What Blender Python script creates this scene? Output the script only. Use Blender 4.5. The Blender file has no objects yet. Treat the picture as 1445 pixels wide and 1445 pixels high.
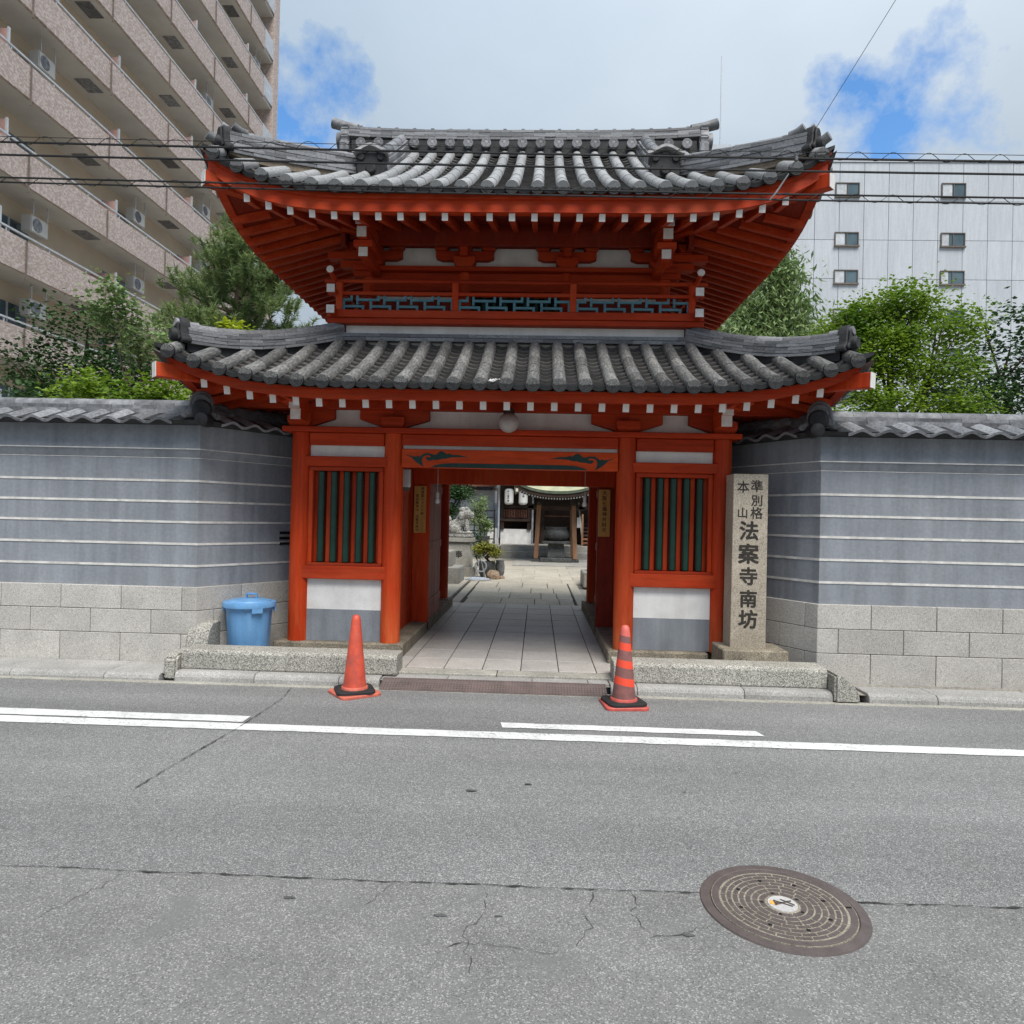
import bpy, bmesh, math, random
from math import sin, cos, pi, radians, sqrt, atan2
from mathutils import Vector, Matrix, noise
random.seed(11)
sc = bpy.context.scene
col = sc.collection
V = Vector

# ------------------------------------------------------------------ camera
yaw, pitch, roll = radians(2.1), radians(0.38), radians(1.3)
fw = V((-sin(yaw)*cos(pitch), cos(yaw)*cos(pitch), sin(pitch)))
r0 = V((cos(yaw), sin(yaw), 0)); u0 = r0.cross(fw)
rt = r0*cos(roll) + u0*sin(roll); up = rt.cross(fw)
cd = bpy.data.cameras.new('camera'); cam = bpy.data.objects.new('camera', cd); col.objects.link(cam)
cd.sensor_width = 36; cd.lens = 985/1445*36; cd.clip_start = .05; cd.clip_end = 3000
m = Matrix.Identity(4)
for i in range(3):
    m[i][0], m[i][1], m[i][2] = rt[i], up[i], -fw[i]
m[0][3], m[1][3], m[2][3] = 0, 0, 1.6
cam.matrix_world = m
sc.camera = cam

# ------------------------------------------------------------------ sky and sun
SUN_EL, SUN_AZ = radians(58), radians(155)      # azimuth clockwise from +Y (gate side); veiled sun behind the right shoulder
w = bpy.data.worlds.new('World'); sc.world = w; w.use_nodes = True
nt = w.node_tree; nt.nodes.clear(); N = nt.nodes.new; L = nt.links.new
out = N('ShaderNodeOutputWorld'); bg = N('ShaderNodeBackground'); L(bg.outputs[0], out.inputs[0])
sky = N('ShaderNodeTexSky'); sky.sky_type = 'NISHITA'; sky.sun_disc = False
sky.sun_elevation = SUN_EL; sky.sun_rotation = SUN_AZ; sky.air_density = 1.0; sky.dust_density = .6; sky.ozone_density = 1.6
bg.inputs[1].default_value = 0.1
tc = N('ShaderNodeTexCoord')
sp = N('ShaderNodeSeparateXYZ'); L(tc.outputs['Generated'], sp.inputs[0])
zz = N('ShaderNodeMath'); zz.operation = 'MAXIMUM'; zz.inputs[1].default_value = .06; L(sp.outputs[2], zz.inputs[0])
def mth(op, a, b=None, tree=nt):
    n = tree.nodes.new('ShaderNodeMath'); n.operation = op
    for i, v in enumerate((a, b)):
        if v is None: continue
        if isinstance(v, (int, float)): n.inputs[i].default_value = v
        else: tree.links.new(v, n.inputs[i])
    return n.outputs[0]
cx = mth('DIVIDE', sp.outputs[0], mth('ADD', zz.outputs[0], .25)); cy = mth('DIVIDE', sp.outputs[1], mth('ADD', zz.outputs[0], .25))
cb = N('ShaderNodeCombineXYZ'); L(cx, cb.inputs[0]); L(cy, cb.inputs[1])
n1 = N('ShaderNodeTexNoise'); n1.inputs['Scale'].default_value = 2.1; n1.inputs['Detail'].default_value = 9; n1.inputs['Roughness'].default_value = .56
L(cb.outputs[0], n1.inputs['Vector'])
n2 = N('ShaderNodeTexNoise'); n2.inputs['Scale'].default_value = 1.1; n2.inputs['Detail'].default_value = 6
mp = N('ShaderNodeVectorMath'); mp.operation = 'ADD'; mp.inputs[1].default_value = (7.3, 2.1, 0); L(cb.outputs[0], mp.inputs[0]); L(mp.outputs[0], n2.inputs['Vector'])
# openings in the cloud deck where the blue shows
nn_ = N('ShaderNodeVectorMath'); nn_.operation = 'NORMALIZE'; L(tc.outputs['Generated'], nn_.inputs[0])
wn_ = N('ShaderNodeTexNoise'); wn_.inputs['Scale'].default_value = 7.5; wn_.inputs['Detail'].default_value = 8; wn_.inputs['Roughness'].default_value = .62; L(nn_.outputs[0], wn_.inputs['Vector'])
wc_ = N('ShaderNodeVectorMath'); wc_.operation = 'SUBTRACT'; wc_.inputs[1].default_value = (.5, .5, .5); L(wn_.outputs['Color'], wc_.inputs[0])
ws_ = N('ShaderNodeVectorMath'); ws_.operation = 'SCALE'; ws_.inputs['Scale'].default_value = .30; L(wc_.outputs[0], ws_.inputs[0])
wv = N('ShaderNodeVectorMath'); wv.operation = 'ADD'; L(nn_.outputs[0], wv.inputs[0]); L(ws_.outputs[0], wv.inputs[1])
def gap(d, rad):
    dn = V(d).normalized()
    vm = N('ShaderNodeVectorMath'); vm.operation = 'DISTANCE'; vm.inputs[1].default_value = dn
    L(wv.outputs[0], vm.inputs[0])
    return mth('MAXIMUM', mth('SUBTRACT', 1.0, mth('DIVIDE', vm.outputs['Value'], rad)), 0.0)
GAPS = [((-.300, .831, .462), .14), ((.40, .80, .46), .15), ((-.9, .6, .9), .4), ((.9, -.5, .8), .45), ((-.3, -1, .7), .4)]
g = None
for d, r in GAPS:
    q = gap(d, r); g = q if g is None else mth('ADD', g, q)
cov = mth('SUBTRACT', mth('ADD', mth('MULTIPLY', n1.outputs[0], 1.0), .36), mth('MULTIPLY', g, .75))
ramp = N('ShaderNodeValToRGB'); L(cov, ramp.inputs[0])
ramp.color_ramp.elements[0].position = .36; ramp.color_ramp.elements[0].color = (0, 0, 0, 1)
ramp.color_ramp.elements[1].position = .66; ramp.color_ramp.elements[1].color = (1, 1, 1, 1)
cl = N('ShaderNodeValToRGB'); L(n2.outputs[0], cl.inputs[0])
cl.color_ramp.elements[0].position = .32; cl.color_ramp.elements[0].color = (2.2, 2.75, 3.35, 1)
cl.color_ramp.elements[1].position = .72; cl.color_ramp.elements[1].color = (3.3, 3.75, 4.25, 1)
mx = N('ShaderNodeMix'); mx.data_type = 'RGBA'; L(ramp.outputs[0], mx.inputs[0])
# an overcast deck is brighter overhead than at the horizon
ov = N('ShaderNodeMix'); ov.data_type = 'RGBA'; ov.blend_type = 'MULTIPLY'; ov.inputs[0].default_value = 1
L(cl.outputs[0], ov.inputs[6]); L(mth('ADD', mth('MULTIPLY', zz.outputs[0], 1.0), .55), ov.inputs[7]); L(ov.outputs[2], mx.inputs[7])
hs = N('ShaderNodeHueSaturation'); hs.inputs['Saturation'].default_value = 1.25; hs.inputs['Value'].default_value = 1.25; L(sky.outputs[0], hs.inputs['Color']); L(hs.outputs[0], mx.inputs[6])
L(mx.outputs[2], bg.inputs[0])
sd = bpy.data.lights.new('sun', 'SUN'); sd.energy = 2.3; sd.angle = radians(32); sd.color = (1, .96, .9)
so = bpy.data.objects.new('sun', sd); col.objects.link(so)
sdir = V((sin(SUN_AZ)*cos(SUN_EL), cos(SUN_AZ)*cos(SUN_EL), sin(SUN_EL)))
so.rotation_euler = sdir.to_track_quat('Z', 'Y').to_euler(); so.location = (0, 0, 40)
sc.view_settings.view_transform = 'Standard'; sc.view_settings.look = 'None'
sc.view_settings.exposure = 0.95; sc.view_settings.gamma = 1
try:
    sc.cycles.use_denoising = True; sc.cycles.max_bounces = 6; sc.cycles.diffuse_bounces = 4
except Exception: pass

# ------------------------------------------------------------------ materials
def c4(c): return (c[0], c[1], c[2], 1)
def base_tree(name):
    mt = bpy.data.materials.new(name); mt.use_nodes = True
    t = mt.node_tree; b = t.nodes['Principled BSDF']
    return mt, t, b
def coords(t, rnd=True):
    tc = t.nodes.new('ShaderNodeTexCoord')
    if not rnd: return tc.outputs['Object']
    oi = t.nodes.new('ShaderNodeObjectInfo')
    sc_ = t.nodes.new('ShaderNodeVectorMath'); sc_.operation = 'SCALE'; sc_.inputs[0].default_value = (37, 91, 53); t.links.new(oi.outputs['Random'], sc_.inputs['Scale'])
    ad = t.nodes.new('ShaderNodeVectorMath'); ad.operation = 'ADD'; t.links.new(tc.outputs['Object'], ad.inputs[0]); t.links.new(sc_.outputs[0], ad.inputs[1])
    return ad.outputs[0]
def nz(t, co, scale, detail=4, rough=.55, stretch=None):
    if stretch:
        mp = t.nodes.new('ShaderNodeMapping'); mp.inputs['Scale'].default_value = stretch; t.links.new(co, mp.inputs[0]); co = mp.outputs[0]
    n = t.nodes.new('ShaderNodeTexNoise'); n.inputs['Scale'].default_value = scale; n.inputs['Detail'].default_value = detail; n.inputs['Roughness'].default_value = rough
    t.links.new(co, n.inputs['Vector']); return n.outputs[0]
def rmp(t, f, stops):
    r = t.nodes.new('ShaderNodeValToRGB'); t.links.new(f, r.inputs[0]); e = r.color_ramp.elements
    while len(e) < len(stops): e.new(.5)
    for el, (p, c) in zip(e, stops):
        el.position = p; el.color = c4(c) if not isinstance(c, (int, float)) else (c, c, c, 1)
    return r.outputs[0]
def mixc(t, f, a, b, mode='MIX'):
    m = t.nodes.new('ShaderNodeMix'); m.data_type = 'RGBA'; m.blend_type = mode
    for i, v in ((0, f), (6, a), (7, b)):
        if isinstance(v, (int, float)): m.inputs[i].default_value = v if i == 0 else (v, v, v, 1)
        elif isinstance(v, tuple): m.inputs[i].default_value = c4(v)
        else: t.links.new(v, m.inputs[i])
    return m.outputs[2]
def bump(t, b, h, strength=.2, dist=.01):
    n = t.nodes.new('ShaderNodeBump'); n.inputs['Strength'].default_value = strength; n.inputs['Distance'].default_value = dist
    t.links.new(h, n.inputs['Height']); t.links.new(n.outputs[0], b.inputs['Normal'])
def mat(name, a, b_=None, scale=3, rough=.65, fine=.15, fscale=90, bmp=.25, bscale=None, spec=.3, rnd=.12, metal=0, stretch=None, lo=.35, hi=.68, streak=0):
    mt, t, b = base_tree(name)
    co = coords(t)
    b_ = b_ or tuple(v*.72 for v in a)
    base = rmp(t, nz(t, co, scale, 6, .6, stretch), [(lo, b_), (hi, a)])
    f = nz(t, co, fscale, 3)
    base = mixc(t, 1.0, base, rmp(t, f, [(.25, 1-fine), (.75, 1+fine)]), 'MULTIPLY')
    if streak:                                 # runs that rain has left down the face
        base = mixc(t, 1.0, base, rmp(t, nz(t, co, 1.0, 6, .62, (7, 7, .5)), [(.34, 1-streak), (.62, 1+streak*.35)]), 'MULTIPLY')
    if rnd:
        oi = t.nodes.new('ShaderNodeObjectInfo')
        base = mixc(t, 1.0, base, rmp(t, oi.outputs['Random'], [(0, 1-rnd), (1, 1+rnd)]), 'MULTIPLY')
    t.links.new(base, b.inputs['Base Color'])
    b.inputs['Roughness'].default_value = rough; b.inputs['Specular IOR Level'].default_value = spec; b.inputs['Metallic'].default_value = metal
    if bmp: bump(t, b, nz(t, co, bscale or fscale, 4), bmp, .006)
    return mt
def speckle(name, base_c, dark, light, scale=160, rough=.85, big=(.8, 1.12), bscale=1.2, bmp=.35, spots=.5, wet=None, rnd=.06, bands=False):
    """granite, concrete and asphalt: chips of three tones under slow stains"""
    mt, t, b = base_tree(name); co = coords(t, rnd > 0)
    vo = t.nodes.new('ShaderNodeTexVoronoi'); vo.inputs['Scale'].default_value = scale; t.links.new(co, vo.inputs['Vector'])
    sep = t.nodes.new('ShaderNodeSeparateColor'); t.links.new(vo.outputs['Color'], sep.inputs[0])
    c = rmp(t, sep.outputs[0], [(0, dark), (.28*spots+.02, dark), (.30*spots+.08, base_c), (1-.3*spots, base_c), (1-.22*spots, light), (1, light)])
    st = rmp(t, nz(t, co, bscale, 7, .62), [(.3, big[0]), (.7, big[1])])
    c = mixc(t, 1.0, c, st, 'MULTIPLY')
    if bands:                                  # long worn tracks the wheels leave
        c = mixc(t, 1.0, c, rmp(t, nz(t, co, 1.0, 5, .6, (.10, 1.6, 1)), [(.32, .86), (.66, 1.12)]), 'MULTIPLY')
    if wet:
        c = mixc(t, rmp(t, nz(t, co, wet[1], 6, .65), [(.55, 0.0), (.72, 1.0)]), c, wet[0])
    if rnd:
        oi = t.nodes.new('ShaderNodeObjectInfo'); c = mixc(t, 1.0, c, rmp(t, oi.outputs['Random'], [(0, 1-rnd), (1, 1+rnd)]), 'MULTIPLY')
    t.links.new(c, b.inputs['Base Color']); b.inputs['Roughness'].default_value = rough; b.inputs['Specular IOR Level'].default_value = .25
    h = mixc(t, .5, vo.outputs['Distance'], nz(t, co, scale*.5, 3))
    bump(t, b, h, bmp, .006)
    return mt

M = {}
def redpaint(name, a, b_, faded, amount, stretch, rnd=.06, feet=0):
    """lacquer red: darker and lighter brush patches, bleached scuffs, small chips"""
    mt, t, b = base_tree(name); co = coords(t)
    c = rmp(t, nz(t, co, 2.2, 6, .6, stretch), [(.32, b_), (.68, a)])
    c = mixc(t, 1.0, c, rmp(t, nz(t, co, 26, 4, .6, stretch), [(.25, .86), (.75, 1.14)]), 'MULTIPLY')
    gs = tuple(v*1.0 if v == 1 else v*.22 for v in stretch)
    gr = nz(t, co, 34, 5, .6, gs)              # wood grain telegraphing through the paint
    c = mixc(t, 1.0, c, rmp(t, gr, [(.30, .80), (.55, 1.04), (.75, 1.12)]), 'MULTIPLY')
    f = mth('MULTIPLY', rmp(t, nz(t, co, 3.1, 7, .68, stretch), [(.48, 0.0), (.74, 1.0)]), amount, t)
    if feet:                                   # paint rubbed thin and chalky near the ground
        sp_ = t.nodes.new('ShaderNodeSeparateXYZ'); tc_ = t.nodes.new('ShaderNodeTexCoord'); t.links.new(tc_.outputs['Object'], sp_.inputs[0])
        lowz = mth('MAXIMUM', mth('SUBTRACT', 1.0, mth('DIVIDE', sp_.outputs[2], feet, t), t), 0.0, t)
        f = mth('MINIMUM', mth('ADD', f, mth('MULTIPLY', lowz, rmp(t, nz(t, co, 6, 7, .7, stretch), [(.38, 0.0), (.62, .9)]), t), t), .85, t)
    c = mixc(t, f, c, faded)
    ch = rmp(t, nz(t, co, 55, 5, .7), [(.70, 0.0), (.74, 1.0)])
    c = mixc(t, mth('MULTIPLY', ch, amount*.7, t), c, tuple(min(1, v*1.25+.05) for v in faded))
    oi = t.nodes.new('ShaderNodeObjectInfo'); c = mixc(t, 1.0, c, rmp(t, oi.outputs['Random'], [(0, 1-rnd), (1, 1+rnd)]), 'MULTIPLY')
    t.links.new(c, b.inputs['Base Color'])
    t.links.new(rmp(t, nz(t, co, 9, 4), [(.3, .5), (.7, .7)]), b.inputs['Roughness']); b.inputs['Specular IOR Level'].default_value = .2
    bump(t, b, mixc(t, .5, nz(t, co, 22, 5, .6, stretch), gr), .3, .006); return mt
M['red'] = redpaint('vermilion_paint', (.49, .047, .006), (.36, .028, .005), (.55, .12, .04), .45, (1, 1, .22), .10)
M['red_post'] = redpaint('rubbed_post_paint', (.51, .048, .006), (.37, .029, .005), (.58, .13, .04), .42, (1, 1, .35), .10, .26)
M['red_beam'] = redpaint('vermilion_beam_paint', (.43, .040, .006), (.30, .024, .005), (.48, .10, .035), .4, (.2, 1, 1), .12)
M['red_bright'] = redpaint('fresh_vermilion_paint', (.55, .062, .008), (.45, .047, .008), (.55, .14, .05), .3, (.3, 1, 1), .03)
M['red_dark'] = redpaint('dark_red_paint', (.24, .024, .009), (.16, .016, .007), (.28, .08, .045), .3, (1, 1, .5), .08)  # deeper red for soffits, recessed panels, rear boards and right jamb
M['door'] = mat('weathered_door_wood', (.46, .17, .12), (.26, .07, .05), 5, .6, .18, 40, .3, 30, .3, .1, stretch=(1, 1, .12))
M['ceil'] = mat('dark_ceiling_wood', (.07, .02, .015), None, 3, .7)
M['green'] = mat('dark_green_paint', (.006, .05, .03), (.004, .03, .02), 6, .4, .1, 60, .1, None, .4)
M['scroll'] = mat('scroll_green_paint', (.018, .05, .042), (.012, .035, .03), 8, .6, .1, 60, .05, None, .3, 0)
M['teal'] = mat('teal_lattice_paint', (.10, .24, .29), (.07, .17, .21), 8, .55, .12, 60, .1)
M['white'] = mat('white_end_paint', (.72, .70, .67), (.58, .56, .52), 14, .6, .08, 60, .08, None, .3, .05)
M['plaster'] = mat('white_plaster', (.72, .71, .68), (.56, .54, .51), 4, .8, .06, 90, .12, None, .2, .03, lo=.2, hi=.6, streak=.08)
M['plaster_grey'] = mat('grey_plaster', (.27, .29, .31), (.20, .215, .235), 3, .8, .12, 70, .2, None, .2, .04, stretch=(1, 1, .5), streak=.18)
M['tile'] = mat('roof_tile_grey', (.165, .17, .175), (.085, .085, .085), 7, .55, .22, 45, .3, 70, .4, .28)
M['tile_pan'] = mat('pan_tile_grey', (.115, .11, .105), (.055, .05, .046), 7, .6, .22, 45, .3, 70, .35, .22)
M['tile_pale'] = mat('pale_roof_tile', (.40, .40, .397), (.19, .19, .187), 9, .5, .18, 45, .25, 70, .4, .16)  # paler grey than the lower rolls; upper rolls and saddle tiles
M['tile_roll'] = mat('lichened_roll_tile', (.31, .297, .265), (.105, .107, .11), 4.5, .5, .2, 40, .3, 70, .4, .34, lo=.42, hi=.70)
M['tile_dark'] = mat('dark_eave_tile', (.034, .035, .036), (.016, .016, .016), 14, .65, .2, 60, .3, None, .3, .25)
M['tile_ridge'] = mat('ridge_tile_grey', (.26, .265, .275), (.10, .10, .105), 8, .55, .2, 40, .3, 70, .4, .42)
M['clay'] = mat('ridge_clay', (.27, .22, .16), (.16, .13, .10), 9, .95, .2, 50, .4)
M['wallgrey'] = mat('blue_grey_wall_plaster', (.27, .285, .306), (.205, .22, .24), 1.6, .75, .10, 30, .3, 34, .3, .03, lo=.3, hi=.7, streak=.2)
M['line'] = mat('wall_white_line', (.72, .70, .66), (.50, .48, .44), 10, .7, .1, 60, .1, None, .3, 0)
M['granite'] = speckle('pale_granite', (.46, .435, .395), (.30, .285, .26), (.60, .575, .53), 190, .85, (.80, 1.1), 1.5, .25, rnd=.11)
M['granite_rough'] = speckle('rough_washed_granite', (.35, .335, .29), (.14, .135, .12), (.56, .54, .48), 150, .9, (.84, 1.1), 2.0, .5, .7)
M['kerb'] = speckle('kerb_granite', (.34, .33, .31), (.23, .22, .21), (.48, .465, .435), 170, .85, (.78, 1.1), 2.5, .3)
M['stele'] = speckle('warm_stele_granite', (.40, .345, .27), (.25, .215, .165), (.52, .455, .365), 150, .8, (.74, 1.12), 2.0, .2)
M['stele_base'] = speckle('stele_base_granite', (.25, .215, .16), (.14, .12, .09), (.36, .32, .25), 120, .9, (.6, 1.2), 5, .4)
M['asphalt'] = speckle('worn_asphalt', (.19, .189, .185), (.115, .115, .113), (.36, .355, .34), 210, .9, (.86, 1.1), .55, .5, .55, rnd=0, bands=True)
M['asphalt_old'] = speckle('old_coarse_asphalt', (.185, .183, .174), (.125, .124, .12), (.33, .325, .305), 205, .92, (.82, 1.12), 2.2, .5, .5, wet=((.16, .16, .156), 3.1), rnd=0)
M['crack'] = mat('crack_dirt', (.045, .043, .04), None, 5, .95, .2, 60, 0)
M['tar'] = mat('tar_stain', (.10, .10, .10), (.075, .075, .075), 20, .8, .2, 60, .2)
def road_paint():
    mt, t, b = base_tree('worn_road_paint'); co = coords(t, False)
    c = rmp(t, nz(t, co, 5, 6, .65), [(.3, (.54, .54, .52)), (.6, (.70, .70, .69))])
    chip = rmp(t, nz(t, co, 38, 6, .75), [(.53, 0.0), (.60, 1.0)]); area = rmp(t, nz(t, co, 1.8, 4), [(.38, .15), (.62, .9)])
    c = mixc(t, mth('MULTIPLY', chip, area, t), c, (.26, .26, .255)); t.links.new(c, b.inputs['Base Color']); b.inputs['Roughness'].default_value = .75
    bump(t, b, nz(t, co, 160, 3), .4, .004); return mt
M['paint'] = road_paint()
M['conc'] = speckle('concrete_edge', (.36, .345, .30), (.27, .25, .21), (.46, .44, .39), 90, .9, (.75, 1.12), 2.5, .3, .5)
M['paver'] = speckle('warm_paving', (.44, .41, .375), (.35, .325, .295), (.53, .495, .455), 120, .42, (.80, 1.12), 2.0, .15, .5, rnd=.05)
M['court'] = speckle('courtyard_stone', (.42, .38, .31), (.32, .285, .23), (.50, .46, .38), 60, .85, (.8, 1.12), 1.5, .2, .5, rnd=.07)
M['ground'] = speckle('packed_ground', (.28, .26, .225), (.19, .175, .15), (.36, .34, .30), 60, .95, (.7, 1.15), .8, .4, .6, rnd=0)
M['iron'] = mat('brown_cast_iron', (.115, .092, .085), (.085, .068, .063), 14, .45, .15, 120, .25, None, .5, 0)
M['grit'] = speckle('grit_in_grooves', (.27, .245, .19), (.17, .15, .12), (.36, .33, .26), 220, .95, (.7, 1.1), 6, .3, .7, rnd=0)
M['orange'] = mat('orange_marking_paint', (.75, .38, .08), None, 20, .7)
M['hole'] = mat('black_hole', (.01, .01, .01), None, 5, .9, 0, 10, 0)
M['rust'] = mat('rusty_grating', (.17, .125, .115), (.11, .085, .078), 6, .6, .2, 80, .3, None, .4, 0)
M['black_rubber'] = mat('black_rubber', (.028, .028, .029), (.018, .018, .018), 20, .75, .2, 90, .2)
M['bin'] = mat('blue_bin_plastic', (.16, .36, .62), (.115, .28, .52), 5, .42, .06, 50, .06, None, .45, .02, stretch=(1, 1, .3), streak=.14)
M['wood_sign'] = mat('varnished_sign_wood', (.58, .33, .10), (.44, .23, .06), 6, .5, .12, 50, .1, None, .35, .05, stretch=(3, 1, .3))
M['ink'] = mat('black_ink', (.015, .013, .012), None, 5, .7, 0, 10, 0)
M['carve'] = mat('carved_letter_shade', (.055, .048, .04), (.03, .026, .022), 30, .9, .2, 100, 0)
M['wood'] = mat('dark_temple_wood', (.06, .038, .028), (.03, .019, .015), 4, .7, .2, 40, .2, None, .25, .15)
M['wood_brown'] = mat('brown_post_wood', (.30, .165, .09), (.17, .09, .05), 4, .7, .2, 40, .25, None, .25, .1, stretch=(1, 1, .2))
M['wood_slat'] = mat('warm_slat_wood', (.27, .12, .075), (.15, .06, .04), 6, .7, .2, 40, .2, None, .25, .3)
M['copper'] = mat('verdigris_copper', (.46, .43, .26), (.30, .31, .20), 3, .5, .12, 40, .1, None, .4, .05)
M['stone_dark'] = speckle('weathered_statue_stone', (.33, .32, .29), (.12, .12, .11), (.50, .49, .45), 55, .9, (.55, 1.25), 7, .7, .6, rnd=.05)
M['copper_dark'] = mat('dark_copper_edge', (.10, .125, .085), (.06, .075, .055), 5, .6)
M['stone_mid'] = speckle('pedestal_stone', (.33, .315, .28), (.24, .23, .205), (.41, .395, .355), 90, .9, (.7, 1.15), 3, .3, .5)
M['censer'] = speckle('censer_stone', (.065, .067, .065), (.035, .037, .035), (.115, .117, .115), 70, .6, (.6, 1.3), 5, .5, .6)
M['lantern'] = mat('lantern_paper', (.80, .79, .76), (.72, .71, .68), 6, .8, .04, 40, .05, None, .2, 0)
M['steel'] = mat('galvanised_steel', (.45, .47, .49), (.33, .35, .37), 10, .4, .1, 60, .05, None, .5, .05, metal=.6)
M['pipe_pale'] = mat('pale_downpipe', (.50, .55, .62), None, 6, .5)
M['cable'] = mat('black_cable', (.018, .018, .019), None, 10, .6, .1, 40, 0)
M['glass_globe'] = mat('dull_opal_glass', (.46, .43, .40), (.33, .30, .28), 4, .25, .05, 40, 0, None, .5, 0)
M['bulb'] = mat('unlit_bulb_glass', (.66, .65, .62), None, 4, .2, .02, 40, 0, None, .5, 0)
M['plastic_white'] = mat('off_white_plastic', (.60, .58, .56), None, 5, .45)
M['bark'] = mat('tree_bark', (.10, .075, .055), (.05, .036, .027), 12, .9, .3, 60, .8, 30, .2, .1, stretch=(1, 1, .4))
def leaf(name, a, b_, trans=.25):
    mt, t, b = base_tree(name)
    ge = t.nodes.new('ShaderNodeTexCoord')
    n = nz(t, ge.outputs['Object'], 5.5, 3, .7); n2 = nz(t, ge.outputs['Object'], .9, 3, .6)
    f = mixc(t, .5, n, n2)
    c = rmp(t, f, [(.36, b_), (.62, a)])
    t.links.new(c, b.inputs['Base Color']); b.inputs['Roughness'].default_value = .5; b.inputs['Specular IOR Level'].default_value = .35
    tr = t.nodes.new('ShaderNodeBsdfTranslucent'); t.links.new(c, tr.inputs[0])
    ms = t.nodes.new('ShaderNodeMixShader'); ms.inputs[0].default_value = trans
    o = t.nodes['Material Output']; t.links.new(b.outputs[0], ms.inputs[1]); t.links.new(tr.outputs[0], ms.inputs[2]); t.links.new(ms.outputs[0], o.inputs[0])
    return mt
M['needle'] = leaf('pine_needles', (.25, .32, .11), (.09, .15, .055), .25)
M['leaf_dull'] = leaf('broad_leaves', (.31, .40, .16), (.10, .18, .06), .35)
M['leaf_bright'] = leaf('maple_leaves', (.25, .37, .03), (.06, .14, .015), .4)
M['leaf_dark'] = leaf('dark_leaves', (.06, .13, .035), (.02, .05, .015), .2)
M['leaf_yellow'] = leaf('yellow_green_leaves', (.50, .55, .03), (.22, .30, .02), .4)
M['leaf_olive'] = leaf('olive_shrub_leaves', (.33, .33, .05), (.14, .16, .03), .3)
def mosaic(name, a, b_, c_, sx, sz):
    mt, t, b = base_tree(name); co = coords(t, False)
    vo = t.nodes.new('ShaderNodeTexVoronoi'); vo.inputs['Scale'].default_value = 1; vo.inputs['Randomness'].default_value = .25
    mp = t.nodes.new('ShaderNodeMapping'); mp.inputs['Scale'].default_value = (sx, sx, sz); t.links.new(co, mp.inputs[0]); t.links.new(mp.outputs[0], vo.inputs['Vector'])
    s = t.nodes.new('ShaderNodeSeparateColor'); t.links.new(vo.outputs['Color'], s.inputs[0])
    c = rmp(t, s.outputs[0], [(0, a), (.33, a), (.36, b_), (.7, b_), (.73, c_), (1, c_)])
    t.links.new(c, b.inputs['Base Color']); b.inputs['Roughness'].default_value = .6
    return mt
M['mosaic'] = mosaic('pink_mosaic_cladding', (.38, .30, .26), (.45, .365, .325), (.54, .46, .42), 13, 19)
M['cream'] = mat('cream_wall', (.56, .47, .36), (.50, .42, .32), 1, .8, .05, 30, .05, None, .2, 0)
M['soffit'] = mat('white_soffit', (.62, .60, .56), (.54, .52, .48), 1, .8, .04, 30, 0, None, .2, 0)
M['pink'] = mat('pink_partition', (.55, .34, .30), None, 2, .7)
M['railing'] = mat('aluminium_rail', (.62, .64, .66), None, 4, .4, .05, 30, 0, None, .5, 0, metal=.3)
M['panel_grey'] = mat('pale_cladding_panel', (.50, .53, .56), (.45, .48, .51), .35, .7, .05, 6, 0, None, .3, .03, stretch=(1, 1, .08), streak=.10)
M['glass'] = mat('window_glass', (.10, .15, .17), (.06, .09, .11), .6, .05, .04, 10, 0, None, .6, .2)
M['curtain'] = mat('pale_curtain', (.55, .58, .60), None, 3, .8)
M['frame'] = mat('bronze_frame', (.16, .13, .11), None, 5, .5)
M['roof_red'] = mat('red_roof_sheet', (.42, .17, .11), None, 4, .7)
M['house'] = mat('blue_grey_house_wall', (.34, .38, .43), None, 2, .8)
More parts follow.
